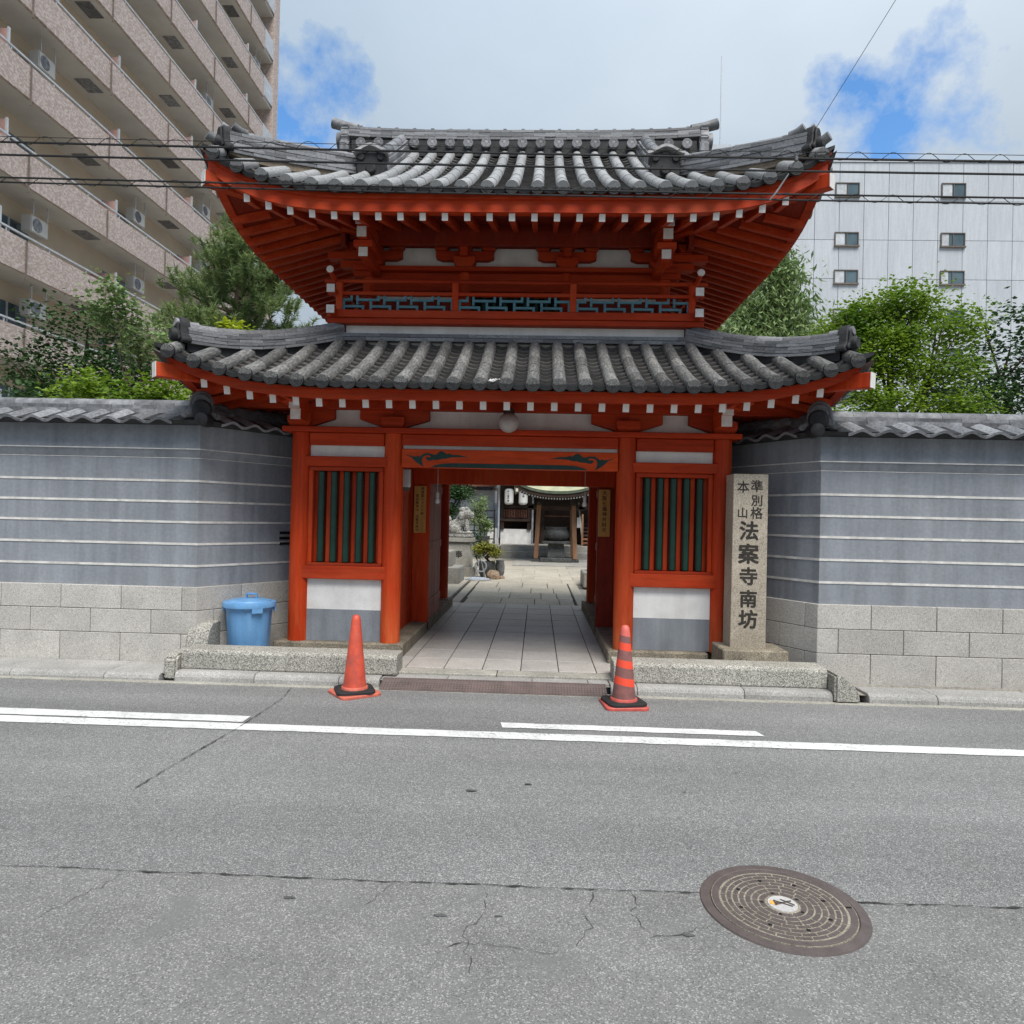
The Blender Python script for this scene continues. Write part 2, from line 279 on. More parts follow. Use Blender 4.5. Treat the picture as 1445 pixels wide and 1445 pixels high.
# ------------------------------------------------------------------ mesh helpers
OFF = {}; LM = {}
class MB:
    def __init__(s): s.v = []; s.f = []
    def add(s, vs, fs):
        n = len(s.v); s.v += [tuple(v) for v in vs]; s.f += [tuple(i+n for i in f) for f in fs]; return s
    def box(s, x0, x1, y0, y1, z0, z1):
        return s.add([(x0,y0,z0),(x1,y0,z0),(x1,y1,z0),(x0,y1,z0),(x0,y0,z1),(x1,y0,z1),(x1,y1,z1),(x0,y1,z1)],
                     [(0,3,2,1),(4,5,6,7),(0,1,5,4),(1,2,6,5),(2,3,7,6),(3,0,4,7)])
    def beam(s, p0, p1, w_, h, up_=(0,0,1)):
        p0, p1 = V(p0), V(p1); d = (p1-p0).normalized(); x = d.cross(V(up_)).normalized()*w_/2; u = x.cross(d).normalized()*h/2
        return s.add([p0-x-u,p0+x-u,p0+x+u,p0-x+u,p1-x-u,p1+x-u,p1+x+u,p1-x+u],
                     [(0,1,2,3),(7,6,5,4),(1,0,4,5),(2,1,5,6),(3,2,6,7),(0,3,7,4)])
    def prism(s, poly, y0, y1):            # polygon in x,z pushed along y
        n = len(poly); a = [(x, y0, z) for x, z in poly]; b = [(x, y1, z) for x, z in poly]
        return s.add(a+b, [tuple(range(n)), tuple(range(2*n-1, n-1, -1))] + [(i, i+n, (i+1) % n+n, (i+1) % n) for i in range(n)])
    def prismx(s, poly, x0, x1):           # polygon in y,z pushed along x
        n = len(poly); a = [(x0, y, z) for y, z in poly]; b = [(x1, y, z) for y, z in poly]
        return s.add(a+b, [tuple(range(n)), tuple(range(2*n-1, n-1, -1))] + [(i, i+n, (i+1) % n+n, (i+1) % n) for i in range(n)])
    def tube(s, pts, r, n=8, cap=True):
        pts = [V(p) for p in pts]; rs = r if isinstance(r, (list, tuple)) else [r]*len(pts); base = len(s.v)
        prev = None
        for i, p in enumerate(pts):
            d = (pts[min(i+1, len(pts)-1)]-pts[max(i-1, 0)]).normalized()
            a = prev if prev is not None else (V((0,0,1)) if abs(d.z) < .9 else V((1,0,0)))
            x = (a-d*a.dot(d)).normalized(); y = d.cross(x); prev = x
            s.v += [tuple(p+(x*cos(2*pi*k/n)+y*sin(2*pi*k/n))*rs[i]) for k in range(n)]
        for i in range(len(pts)-1):
            for k in range(n):
                a, b = base+i*n+k, base+i*n+(k+1) % n
                s.f.append((a, b, b+n, a+n))
        if cap:
            s.f.append(tuple(base+k for k in range(n-1, -1, -1))); e = base+(len(pts)-1)*n; s.f.append(tuple(e+k for k in range(n)))
        return s
    def lathe(s, prof, n=24, c=(0,0,0), ax='z', cap=True):
        base = len(s.v)
        for r, h in prof:
            for k in range(n):
                a = 2*pi*k/n; q = (r*cos(a), r*sin(a), h) if ax == 'z' else ((r*cos(a), -h, r*sin(a)) if ax == 'y' else (h, r*cos(a), r*sin(a)))
                s.v.append((c[0]+q[0], c[1]+q[1], c[2]+q[2]))
        for i in range(len(prof)-1):
            for k in range(n):
                a, b = base+i*n+k, base+i*n+(k+1) % n; s.f.append((a, b, b+n, a+n))
        if cap:
            s.f.append(tuple(base+k for k in range(n-1, -1, -1))); e = base+(len(prof)-1)*n; s.f.append(tuple(e+k for k in range(n)))
        return s
    def grid(s, fn, nu, nv):
        base = len(s.v)
        for i in range(nu+1):
            for j in range(nv+1): s.v.append(tuple(fn(i/nu, j/nv)))
        for i in range(nu):
            for j in range(nv):
                a = base+i*(nv+1)+j; s.f.append((a, a+nv+1, a+nv+2, a+1))
        return s
    def mesh(s, name, off=(0,0,0), smooth=False, bevel=0, fix=True):
        me = bpy.data.meshes.new(name); o = V(off)
        me.from_pydata([V(v)-o for v in s.v], [], s.f)
        if fix or bevel:
            bm = bmesh.new(); bm.from_mesh(me)
            if fix: bmesh.ops.recalc_face_normals(bm, faces=bm.faces)
            if bevel:
                ed = [e for e in bm.edges if len(e.link_faces) == 2 and e.calc_face_angle(0) > .5]
                bmesh.ops.bevel(bm, geom=ed, offset=bevel, segments=2 if bevel > .012 else 1, affect='EDGES', clamp_overlap=True)
            bm.to_mesh(me); bm.free()
        if smooth:
            for p in me.polygons: p.use_smooth = True
            try: me.set_sharp_from_angle(angle=radians(38))
            except Exception: pass
        me.update(); return me
def tag(o, label=None, cat=None, group=None, kind=None):
    for k, v in (('label', label), ('category', cat), ('group', group), ('kind', kind)):
        if v: o[k] = v
    return o
def thing(name, loc, label, cat, group=None, off=None, kind=None):
    o = bpy.data.objects.new(name, None); o.empty_display_size = .2; col.objects.link(o); o.location = loc
    OFF[o.name] = V(off if off is not None else loc); return tag(o, label, cat, group, kind)
def add(name, mb, mt, parent=None, smooth=False, bevel=0, fix=True, loc=None, **kw):
    off = OFF[parent.name] if parent else V(loc or (0,0,0))
    me = mb if isinstance(mb, bpy.types.Mesh) else mb.mesh(name, off, smooth, bevel, fix)
    if not me.materials: me.materials.append(M[mt] if isinstance(mt, str) else mt)
    o = bpy.data.objects.new(name, me); col.objects.link(o)
    if parent:
        o.parent = parent
        if parent.name in LM: o.matrix_parent_inverse = LM[parent.name].inverted()
    else: o.location = off
    OFF[o.name] = off
    return tag(o, **kw)
def place(name, me, parent, Mw, mt=None):
    """shared mesh set down with a matrix, as a child of parent"""
    o = bpy.data.objects.new(name, me); col.objects.link(o)
    B = Matrix.Translation(-OFF[parent.name]) @ Mw
    o.parent = parent
    if parent.name in LM: o.matrix_parent_inverse = LM[parent.name].inverted()
    o.matrix_basis = B; OFF[o.name] = OFF[parent.name]; LM[o.name] = B
    if mt:
        o.material_slots[0].link = 'OBJECT'; o.material_slots[0].material = M[mt]
    return o
def frame_m(p0, p1, up_, sx, sz):
    """matrix taking a unit piece (y 0..1, x and z in units) to lie from p0 to p1"""
    p0, p1 = V(p0), V(p1); d = p1-p0; y = d.normalized(); u = V(up_); x = y.cross(u).normalized(); z = x.cross(y).normalized()
    m = Matrix.Identity(4)
    for i in range(3): m[i][0] = x[i]*sx; m[i][1] = d[i]; m[i][2] = z[i]*sz; m[i][3] = p0[i]
    return m
def shared(name, mb, mt, smooth=False, bevel=0):
    me = mb.mesh(name, (0,0,0), smooth, bevel); me.materials.append(M[mt]); return me
def text_mesh(body, size, mt, weight=0.0, ext=.0):
    cu = bpy.data.curves.new('lettering', 'FONT'); cu.body = body; cu.size = size; cu.align_x = 'CENTER'; cu.align_y = 'CENTER'
    cu.extrude = ext; cu.resolution_u = 2
    o = bpy.data.objects.new('lettering_tmp', cu); col.objects.link(o)
    dg = bpy.context.evaluated_depsgraph_get(); me = bpy.data.meshes.new_from_object(o.evaluated_get(dg))
    bpy.data.objects.remove(o); bpy.data.curves.remove(cu)
    xs = [v.co.x for v in me.vertices]; ys = [v.co.y for v in me.vertices]
    if xs:                                     # centre the glyph on its own origin
        ox, oy = (min(xs)+max(xs))/2, (min(ys)+max(ys))/2
        for v in me.vertices: v.co.x -= ox; v.co.y -= oy
    if weight:                                 # heavier strokes: the glyph laid over itself a hair apart
        v0 = [v.co.copy() for v in me.vertices]; f0 = [tuple(p.vertices) for p in me.polygons]; vs = list(v0); fs = list(f0); n = len(v0)
        for k in range(6):
            d = V((cos(k*pi/3), sin(k*pi/3), 0))*weight*size+V((0, 0, .00012*(k+1))); q = len(vs); vs += [v+d for v in v0]; fs += [tuple(i+q for i in f) for f in f0]
        me = bpy.data.meshes.new('lettering'); me.from_pydata(vs, [], fs)
    me.materials.clear(); me.materials.append(M[mt]); return me
def char(parent, ch, x, y, z, size, mt='ink', weight=.012, sx=1.0, rz=0, name='lettering'):
    me = text_mesh(ch, size, mt, weight, 0)
    R = Matrix.Rotation(rz, 4, 'Z') @ Matrix.Rotation(pi/2, 4, 'X') @ Matrix.Diagonal((sx, 1, 1, 1))
    return place(name, me, parent, Matrix.Translation((x, y, z)) @ R)
CUBE = shared('piece', MB().box(-.5, .5, 0, 1, -.5, .5), 'tile_ridge', bevel=0)
def unit_roll(n=9, taper=.93):
    mb = MB(); vs = []; a0, a1 = radians(-8), radians(188)
    for y, r in ((0, 1.0), (.05, 1.035), (.1, 1.0), (1.0, taper)):
        vs += [(r*cos(a0+(a1-a0)*k/n), y, r*sin(a0+(a1-a0)*k/n)) for k in range(n+1)]
    fs = []
    for i in range(3):
        for k in range(n):
            a = i*(n+1)+k; fs.append((a, a+1, a+n+2, a+n+1))
    fs.append(tuple(range(n+1)))
    return mb.add(vs, fs)
ROLL = shared('roll_tile', unit_roll(), 'tile_roll', smooth=True)
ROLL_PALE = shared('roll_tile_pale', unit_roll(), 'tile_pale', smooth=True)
ROLL_R = shared('ridge_cap_tile', unit_roll(7), 'tile_ridge', smooth=True)
def unit_pan(lip):
    mb = MB(); n = 6; top = []; bot = []; back = []; bb = []
    for k in range(n+1):
        x = -.5+k/n; s_ = -1.25*(1-(2*x)**2)
        top.append((x, 0, s_)); back.append((x, 1, s_-.1)); bot.append((x, .0, s_-lip))
    mb.add(top+back+bot, [(k, k+1, k+n+2, k+n+1) for k in range(n)] + [(k+2*n+2, k+2*n+3, k+1, k) for k in range(n)])
    return mb
PAN = shared('pan_tile', unit_pan(.85), 'tile_pan', smooth=True)
PAN_E = shared('eave_pan_tile', unit_pan(1.5), 'tile_dark', smooth=True)
def unit_disc():
    mb = MB().lathe([(0.001, .02), (.25, .035), (.33, .0), (.62, .0), (.66, .05), (.78, .05), (.80, .0), (.84, .07), (1.0, .07), (1.03, -.25)], 20, ax='y', cap=False)
    for k in range(3):
        a = k*2*pi/3+.4
        mb.lathe([(.001, .07), (.10, .06), (.13, 0)], 8, (.47*cos(a), 0, .47*sin(a)), 'y', cap=False)
    return mb
DISC = shared('eave_disc', unit_disc(), 'tile_dark', smooth=True)
# ------------------------------------------------------------------ ground, road, kerbs, paving
def plane(x0, x1, y0, y1, z, nx=1, ny=1):
    return MB().grid(lambda a, b: (x0+(x1-x0)*a, y0+(y1-y0)*b, z), nx, ny)
add('ground', plane(-400, 400, -400, 600, -.03), 'ground', kind='structure')
road = add('road', plane(-60, 60, -12, 6.40, 0), 'asphalt', kind='structure')
def wob(x, s=1.0, k=0): return noise.noise(V((x*s, k*7.3, 1.7)))
mb = MB(); n = 300; vs = []
for i in range(n+1):
    x = -9+18*i/n; vs += [(x, -6, .004), (x, 3.02+.02*wob(x, 1.3)+.012*wob(x, 9, 2), .004)]
mb.add(vs, [(2*i, 2*i+2, 2*i+3, 2*i+1) for i in range(n)])
add('old_asphalt_strip', mb, 'asphalt_old', road)
def crack(pts, w0=.006, w1=.004, z=.008, seed=0, jag=.02, thin=.6):
    w0, w1 = w0*thin, w1*thin
    """thin crooked sheet of dirt along a polyline on the ground"""
    out_ = []; rnd = random.Random(seed)
    for (ax, ay), (bx, by) in zip(pts[:-1], pts[1:]):
        L_ = math.hypot(bx-ax, by-ay); k = max(2, int(L_/.03))
        for i in range(k): 
            t = i/k; nx, ny = -(by-ay)/L_, (bx-ax)/L_; j = rnd.uniform(-jag, jag)*.5+jag*noise.noise(V((ax+(bx-ax)*t*9, by*5, seed)))
            out_.append((ax+(bx-ax)*t+nx*j, ay+(by-ay)*t+ny*j, nx, ny))
    vs = []
    for i, (x, y, nx, ny) in enumerate(out_):
        w_ = (w0+(w1-w0)*i/len(out_))*rnd.uniform(.2, 1.0)*(.5+1.1*abs(noise.noise(V((x*14, y*14, seed)))) *2); vs += [(x-nx*w_, y-ny*w_, z), (x+nx*w_, y+ny*w_, z)]
    return MB().add(vs, [(2*i, 2*i+1, 2*i+3, 2*i+2) for i in range(len(out_)-1)])
def edge_y(x): return 3.02+.02*wob(x, 1.3)+.012*wob(x, 9, 2)
pts = [(x*.1, edge_y(x*.1)) for x in range(-50, 51)]
add('crack', crack(pts, .009, .009, .0082, 1, .006), 'crack', road)
for i, pl in enumerate([[(-.6, 3.0), (-.66, 2.85), (-.7, 2.78)], [(-.2, 3.0), (-.17, 2.82), (-.24, 2.68), (-.2, 2.4)],
        [(-.3, 2.58), (-.18, 2.62), (.05, 2.56), (.15, 2.6)], [(.27, 3.0), (.22, 2.86), (.25, 2.74), (.15, 2.6)], [(.43, 3.0), (.41, 2.85), (.46, 2.7)], [(-1.75, 3.0), (-1.86, 2.8), (-1.9, 2.6)],
        [(.46, 2.7), (.62, 2.72), (.75, 2.85)]]):
    add('crack', crack(pl, .004, .002, .0085, 10+i, .03), 'crack', road)
add('road_joint', crack([(-2.25, 3.9), (-2.235, 4.2), (-2.16, 5.11), (-2.14, 5.9), (-2.2, 6.3)], .009, .007, .009, 33, .006), 'crack', road)
for i, (x, y, a) in enumerate([(-.99, 2.86, .028), (-.35, 2.78, .03), (-.12, 2.79, .018), (.62, 2.72, .028), (-.02, 4.18, .03), (-.35, 4.05, .035), (.9, 4.15, .014), (1.3, 4.5, .014)]):
    rnd = random.Random(i); nn = 12
    add('tar_spot', MB().add([(x+a*rnd.uniform(.6, 1.1)*cos(2*pi*k/nn), y+a*.4*rnd.uniform(.6, 1.1)*sin(2*pi*k/nn), .0075) for k in range(nn)], [tuple(range(nn))]), 'tar', road)
# painted lines: slightly uneven edges
def stripe(x0, x1, y0, y1, skew0=0, skew1=0):
    n = max(2, int((x1-x0)/.05)); vs = []
    for i in range(n+1):
        t = i/n; x = x0+(x1-x0)*t
        e = .009
        vs += [(x+(skew0*(1-t)+skew1*t), y0+e*wob(x, 6, 4)+.004*wob(x, 31, 6), .005), (x, y1+e*wob(x, 6, 5)+.004*wob(x, 29, 7), .005)]
    return MB().add(vs, [(2*i, 2*i+2, 2*i+3, 2*i+1) for i in range(n)])
add('painted_line', stripe(-14, 14, 5.02, 5.17), 'paint', road)
add('painted_line', stripe(-.25, 1.70, 5.285, 5.41, .02, .03), 'paint', road)
add('painted_line', stripe(-6.5, -2.19, 5.205, 5.36, 0, 0), 'paint', road)
# concrete edge strip between road and kerb
add('gutter', MB().box(-20, 20, 6.28, 6.37, -.02, .006), 'conc', road)
# kerb stones: rounded front edge
KY = 6.36
def kerb_profile(h, d): return [(KY, -.02), (KY, h-.045), (KY+.012, h-.018), (KY+.04, h), (KY+d, h), (KY+d, -.02)]
kerb = thing('kerb', (0, KY, 0), None, None, kind='structure')
for x0, x1, h, d in [(-3.33, -2.585, .092, .3), (-2.58, -1.795, .09, .3), (-1.79, -1.42, .09, .3), (.70, .935, .088, .3), (.94, 1.895, .09, .3), (1.90, 2.68, .09, .3),
                     (3.0, 3.6, .085, .3), (3.605, 4.5, .085, .3), (4.505, 5.4, .085, .3), (5.405, 6.3, .085, .3), (6.305, 9, .085, .3),
                     (-4.0, -3.48, .068, .5), (-4.9, -4.005, .068, .5), (-5.8, -4.905, .068, .5), (-7.2, -5.805, .068, .5), (-9, -7.205, .068, .5)]:
    add('kerb_stone', MB().prismx(kerb_profile(h, d), x0, x1), 'kerb', kerb, bevel=.005)
for x0, x1 in [(-1.415, -.81), (-.805, -.02), (-.015, .50), (.505, .695)]:
    add('kerb_stone', MB().box(x0, x1, 6.47, 6.62, -.02, .078), 'kerb', kerb, bevel=.006)
# forecourt ground behind the kerb and the courtyard
add('forecourt', plane(-60, 60, 6.42, 60, .06), 'ground', kind='structure')
fl = thing('passage_floor', (0, 0, 0), None, None, off=(0, 0, 0), kind='structure'); fl.location = (0, 0, 0)
add('edging_stone', MB().box(-1.38, -.36, 6.625, 6.82, 0, .097), 'conc', fl, bevel=.006)
add('edging_stone', MB().box(-.352, .80, 6.625, 6.82, 0, .097), 'conc', fl, bevel=.006)
xs = [-1.62, -1.262, -.886, -.508, -.132, .240, .609, .99]
ys = [6.825, 7.30, 7.78, 8.36, 9.05, 9.62, 10.2, 10.8, 11.4, 12.0]
for i in range(len(xs)-1):
    for j in range(len(ys)-1):
        g_ = .004; dz = random.uniform(0, .0025)
        add('paving_tile', MB().box(xs[i]+g_, xs[i+1]-g_, ys[j]+.007, ys[j+1]-.007, .02, .1+dz), 'paver', fl, bevel=.003)
add('tile_bed', MB().box(-1.62, .99, 6.83, 12.0, 0, .092), 'crack', fl)
ct = thing('courtyard_paving', (0, 12, 0), None, None, off=(0, 0, 0), kind='structure'); ct.location = (0, 0, 0)
def slab(x0, x1, y0, y1, z=.1, nm='paving_stone', mt='court', h=.08):
    add(nm, MB().box(x0+.006, x1-.006, y0+.006, y1-.006, z-h, z+random.uniform(-.003, .003)), mt, ct, bevel=.006)
rows = [12.0, 12.85, 13.8, 14.8, 16.0]
cuts = [[-1.25, -.62, -.02, .42, .68], [-1.28, -.5, .10, .40, .69], [-1.28, -.75, -.1, .36, .70], [-1.3, -.85, -.3, .25, .70]]
for j in range(4):
    for a, b in zip(cuts[j][:-1], cuts[j][1:]): slab(a, b, rows[j]+random.uniform(-.02, .02), rows[j+1])
    slab(.72, .92, rows[j], rows[j+1]); slab(-1.50, -1.32, rows[j], rows[j+1])
add('paving_bed', MB().box(-1.55, .92, 12.0, 16.0, 0, .085), 'crack', ct)
for i in range(7):
    for j in range(6):
        slab(-3.2+i*.95+(j % 2)*.3, -2.25+i*.95+(j % 2)*.3, 16.02+j*.9, 16.92+j*.9, .1)
add('paving_bed', MB().box(-3.3, 4.3, 16.0, 21.5, 0, .085), 'conc', ct)
slab(-.75, 2.6, 21.5, 24.9, .125, 'platform_slab', 'stone_mid'); slab(-4, -.75, 21.45, 25.1, .1); slab(2.6, 7, 21.45, 25.1, .1)
slab(-6, -1.55, 12, 16, .12, 'side_apron', 'court'); slab(1.1, 5, 12, 16, .12, 'side_apron', 'court')
slab(-6, 8, 25.1, 25.75, .34, 'step_stone', 'stone_mid', .3); slab(-1.35, 8, 25.76, 34, .55, 'step_stone', 'stone_mid', .5); slab(-6, -1.37, 25.76, 34, .5, 'step_stone', 'stone_mid', .5)
# perforated ramp plate
gr = thing('drain_grating', (-.36, 6.4, 0), 'brown perforated steel ramp plate lying along the kerb at the gateway', 'grating')
def ramp_pt(x, t, h=0): return (x, 6.285+.185*t, .012+.066*t+h)
mb = MB(); x0, x1 = -1.40, .66
for k in range(7):
    t = k/6; a, b = max(0, t-.05), min(1, t+.05)
    mb.add([ramp_pt(x0, a), ramp_pt(x1, a), ramp_pt(x1, b), ramp_pt(x0, b), ramp_pt(x0, a, -.008), ramp_pt(x1, a, -.008), ramp_pt(x1, b, -.008), ramp_pt(x0, b, -.008)],
           [(0,1,2,3),(4,7,6,5),(0,4,5,1),(2,6,7,3),(0,3,7,4),(1,5,6,2)])
nb = 78
for k in range(nb+1):
    x = x0+(x1-x0)*k/nb; hw = .0075
    mb.add([ramp_pt(max(x-hw, x0), 0, .0012), ramp_pt(min(x+hw, x1), 0, .0012), ramp_pt(min(x+hw, x1), 1, .0012), ramp_pt(max(x-hw, x0), 1, .0012)], [(0,1,2,3)])
add('perforated_plate', mb, 'rust', gr, kind='stuff')
add('shadow_tray', MB().add([ramp_pt(x0, 0, -.011), ramp_pt(x1, 0, -.011), ramp_pt(x1, 1, -.011), ramp_pt(x0, 1, -.011), (x0, 6.285, 0), (x1, 6.285, 0), (x1, 6.469, 0), (x0, 6.469, 0)],
    [(0,1,2,3),(7,6,5,4),(0,4,5,1),(1,5,6,2),(2,6,7,3),(3,7,4,0)]), 'hole', gr)
# manhole cover
mh = thing('manhole_cover', (1.055, 2.955, 0), 'round brown cast iron manhole cover with ring pattern set in the road', 'manhole')
cx_, cy_ = 1.055, 2.955
def rings(prof, mt, nm, n=64): return add(nm, MB().lathe(prof, n, (cx_, cy_, 0), cap=False), mt, mh, smooth=True)
rings([(.335, .0), (.33, .011), (.292, .012), (.288, .006)], 'iron', 'frame_ring')
add('lid', MB().lathe([(.287, .005), (.286, .0132), (.001, .0132)], 64, (cx_, cy_, 0), cap=False), 'grit', mh)
rings([(.284, .006), (.283, .0145), (.256, .0145), (.255, .009)], 'iron', 'rim_band')
def sector(mb, ra, rb, a0, a1, z0=.009, z1=.0148):
    n = max(2, int((a1-a0)/.12)); vs = []
    for k in range(n+1):
        a = a0+(a1-a0)*k/n; c_, s_ = cos(a), sin(a)
        vs += [(cx_+ra*c_, cy_+ra*s_, z1), (cx_+rb*c_, cy_+rb*s_, z1), (cx_+rb*c_, cy_+rb*s_, z0), (cx_+ra*c_, cy_+ra*s_, z0)]
    fs = []
    for k in range(n):
        for q in range(4): a = 4*k+q; b = 4*k+(q+1) % 4; fs.append((a, b, b+4, a+4))
    fs += [(0, 1, 2, 3), (4*n+3, 4*n+2, 4*n+1, 4*n)]; mb.add(vs, fs)
rr = [.245, .222, .198, .172, .147, .120, .092, .064]
for k in range(7):
    mb = MB(); nn = [22, 22, 18, 18, 14, 12, 9][k]
    for q in range(nn):
        a0 = 2*pi*(q+.5*(k % 2))/nn; ga = .0035/rr[k]
        sector(mb, rr[k+1]+.0075, rr[k], a0+ga, a0+2*pi/nn-ga)
    add('block_ring', mb, 'iron', mh)
for k in range(8):
    a = 2*pi*k/8+.2; r_ = .185
    add('vent_hole', MB().lathe([(.009, .0150), (.001, .0151)], 10, (cx_+r_*cos(a), cy_+r_*sin(a), 0), cap=False), 'hole', mh)
for k in range(5):
    a = 2*pi*k/5+.5; r_ = .083
    add('vent_hole', MB().lathe([(.008, .0150), (.001, .0151)], 10, (cx_+r_*cos(a), cy_+r_*sin(a), 0), cap=False), 'hole', mh)
a = radians(4); add('key_slot', MB().box(cx_+.255, cx_+.28, cy_-.012, cy_+.0, .0146, .0152), 'hole', mh)
add('emblem_plate', MB().lathe([(.060, .010), (.059, .0165), (.001, .017)], 32, (cx_, cy_, 0), cap=False), 'plastic_white', mh)
add('painted_patch', MB().add([(cx_-.055, cy_-.005, .0178), (cx_-.028, cy_-.018, .0178), (cx_-.024, cy_+.012, .0178), (cx_-.046, cy_+.022, .0178)], [(0, 1, 2, 3)]), 'orange', mh)
mb = MB()
for p0, p1 in [((-.032, -.012), (.04, .02)), ((-.03, .018), (.035, -.022)), ((-.032, -.016), (-.03, .02)), ((-.032, .0), (.0, .002)), ((.0, .028), (.045, -.012))]:
    mb.beam((cx_+p0[0], cy_+p0[1], .018), (cx_+p1[0], cy_+p1[1], .018), .006, .004)
add('emblem', mb, 'iron', mh)
# ------------------------------------------------------------------ the gate (authored about its own centre line x = 0)
GX = -.31
gate = thing('temple_gate', (GX, 7.4, 0), 'two storey vermilion temple gate with grey tiled curved roofs and open doorway', 'gate', off=(0, 7.4, 0))
YB = 11.4                                    # back post line; front line is 7.4
PX = (2.23, 1.235)
POST = shared('post', MB().lathe([(.104, 0), (.104, .25), (.104, .5), (.099, 1)], 28), 'red_post', smooth=True)
for y in (7.4, YB):
    for x in PX:
        for s_ in (-1, 1):
            place('post', POST, gate, Matrix.Translation((s_*x, y, .235)) @ Matrix.Diagonal((1, 1, 2.215, 1)))
# stone footing each side
for s_ in (-1, 1):
    a, b = (-2.45, -1.07) if s_ < 0 else (1.07, 2.10)
    add('stone_footing', MB().box(a, b, 7.27, 11.62, .05, .235), 'stele_base', gate, bevel=.012)
    if s_ > 0: add('stone_footing', MB().box(2.105, 2.45, 7.6, 11.62, .05, .235), 'stele_base', gate, bevel=.012)
# front frame
def bx(nm, x0, x1, y0, y1, z0, z1, mt='red_beam', bev=.006, par=None): return add(nm, MB().box(x0, x1, y0, y1, z0, z1), mt, par or gate, bevel=bev)
bx('top_plate', -2.40, 2.40, 7.25, 7.55, 2.452, 2.505)
bx('head_beam', -1.14, 1.14, 7.335, 7.465, 2.335, 2.449)
bx('gap_panel', -1.14, 1.14, 7.395, 7.42, 2.29, 2.337, 'plaster', 0)
arch = bx('scroll_beam', -1.14, 1.14, 7.325, 7.465, 2.100, 2.292, 'red_bright')
P_ = .1038/985*7.33*1.13
raw = [(30,105),(75,138),(150,158),(200,160),(215,147),(235,163),(262,140),(300,115),(360,115),(410,132),(440,130),(462,108),(485,88),(512,85),(542,100),(562,121),(600,112),(640,130),(720,130),(790,150),(850,165),(760,158),(680,160),(610,167),(560,182),(520,182),(470,197),(430,202),(400,197),(375,211),(340,210),(315,190),(315,170),(340,160),(362,172),(377,155),(350,140),(310,146),(280,165),(267,200),(274,245),(295,297),(240,262),(200,235),(170,205),(140,172),(90,152)]
for s_ in (-1, 1):
    poly = [(s_*(-1.13+(x-30)*P_), 2.288-(y-66)*P_*.93) for x, y in raw]
    add('painted_scroll', MB().add([(x, 7.3225, z) for x, z in poly], [tuple(range(len(poly)))]), 'scroll', arch)
pl = [(-.83, 2.102), (-.78, 2.125), (-.70, 2.142), (-.6, 2.150), (.6, 2.150), (.70, 2.142), (.78, 2.125), (.83, 2.102)]
add('painted_band', MB().add([(x, 7.3225, z) for x, z in pl], [tuple(range(len(pl)))]), 'scroll', arch)
for s_ in (-1, 1):
    c_ = s_*1.7325; l_, r_ = c_-.40, c_+.40
    bx('tie_beam', l_, r_, 7.345, 7.455, 2.318, 2.449)
    bx('plaster_panel', l_, r_, 7.39, 7.42, 2.195, 2.318, 'plaster', 0)
    bx('window_head', l_-.04, r_+.04, 7.315, 7.47, 2.092, 2.197)
    wn = bx('window_frame', l_, r_, 7.35, 7.44, 2.045, 2.092)
    bx('window_jamb', l_, l_+.045, 7.352, 7.44, 1.066, 2.045, 'red', .004, wn); bx('window_jamb', r_-.045, r_, 7.352, 7.44, 1.066, 2.045, 'red', .004, wn)
    bx('window_back', l_+.045, r_-.045, 7.52, 7.54, 1.066, 2.045, 'red_dark', 0, wn)
    bx('window_ledge', l_, r_, 7.33, 7.45, 1.036, 1.066, 'red_beam', .004, wn)
    for k in range(5):
        x = c_+(k-2)*.137
        o = add('green_bar', MB().prism([(x-.031, 1.067), (x+.031, 1.067), (x+.031, 2.044), (x-.031, 2.044)], 7.368, 7.42), 'green', wn, bevel=.012)
    for k in range(6):
        x = c_+(k-2.5)*.137
        bx('red_bar', x-.024, x+.024, 7.43, 7.47, 1.067, 2.044, 'red', .004, wn)
    bx('sill_beam', l_-.05, r_+.05, 7.312, 7.47, .897, 1.036)
    bx('plaster_panel', l_, r_, 7.375, 7.42, .57, .897, 'plaster', 0); bx('plaster_panel', l_, r_, 7.373, 7.42, .237, .57, 'plaster_grey', 0)
# bracket arms, plaster and purlin over the posts
def arm(c_, dirs, yf=7.33, z0=2.51, z1=2.70, reach=.35, nm='bracket_arm'):
    for d in dirs:
        poly = [(0, z0), (.11, z0), (.16, z0+.02), (reach-.03, z0+.075), (reach, z0+.085), (reach, z1), (0, z1)]
        add(nm, MB().prism([(c_+d*x, z) for x, z in poly], yf, 7.41), 'red_beam', gate, bevel=.004)
for s_ in (-1, 1):
    for x in PX:
        c_ = s_*x
        add('bearing_block', MB().add([(c_+a*.10, 7.4+b*.10, 2.506) for a, b in ((-1,-1),(1,-1),(1,1),(-1,1))]+[(c_+a*.125, 7.4+b*.125, 2.556) for a, b in ((-1,-1),(1,-1),(1,1),(-1,1))]+[(c_+a*.125, 7.4+b*.125, 2.625) for a, b in ((-1,-1),(1,-1),(1,1),(-1,1))],
            [(0,3,2,1),(8,9,10,11)]+[(i+4*j, (i+1) % 4+4*j, (i+1) % 4+4*j+4, i+4*j+4) for j in range(2) for i in range(4)]), 'red_beam', gate, bevel=.004)
    arm(s_*2.23, (-s_,), reach=.36); arm(s_*1.235, (s_,), reach=.36); arm(s_*1.235, (-s_,), reach=.38)
    bx('bracket_plaster', s_*1.7325-.45, s_*1.7325+.45, 7.405, 7.43, 2.505, 2.71, 'plaster', 0)
bx('bracket_plaster', -1.2, 1.2, 7.405, 7.43, 2.505, 2.71, 'plaster', 0)
for y in (7.4, YB): bx('purlin', -2.95, 2.95, y-.085, y+.085, 2.70, 2.845, 'red_beam')
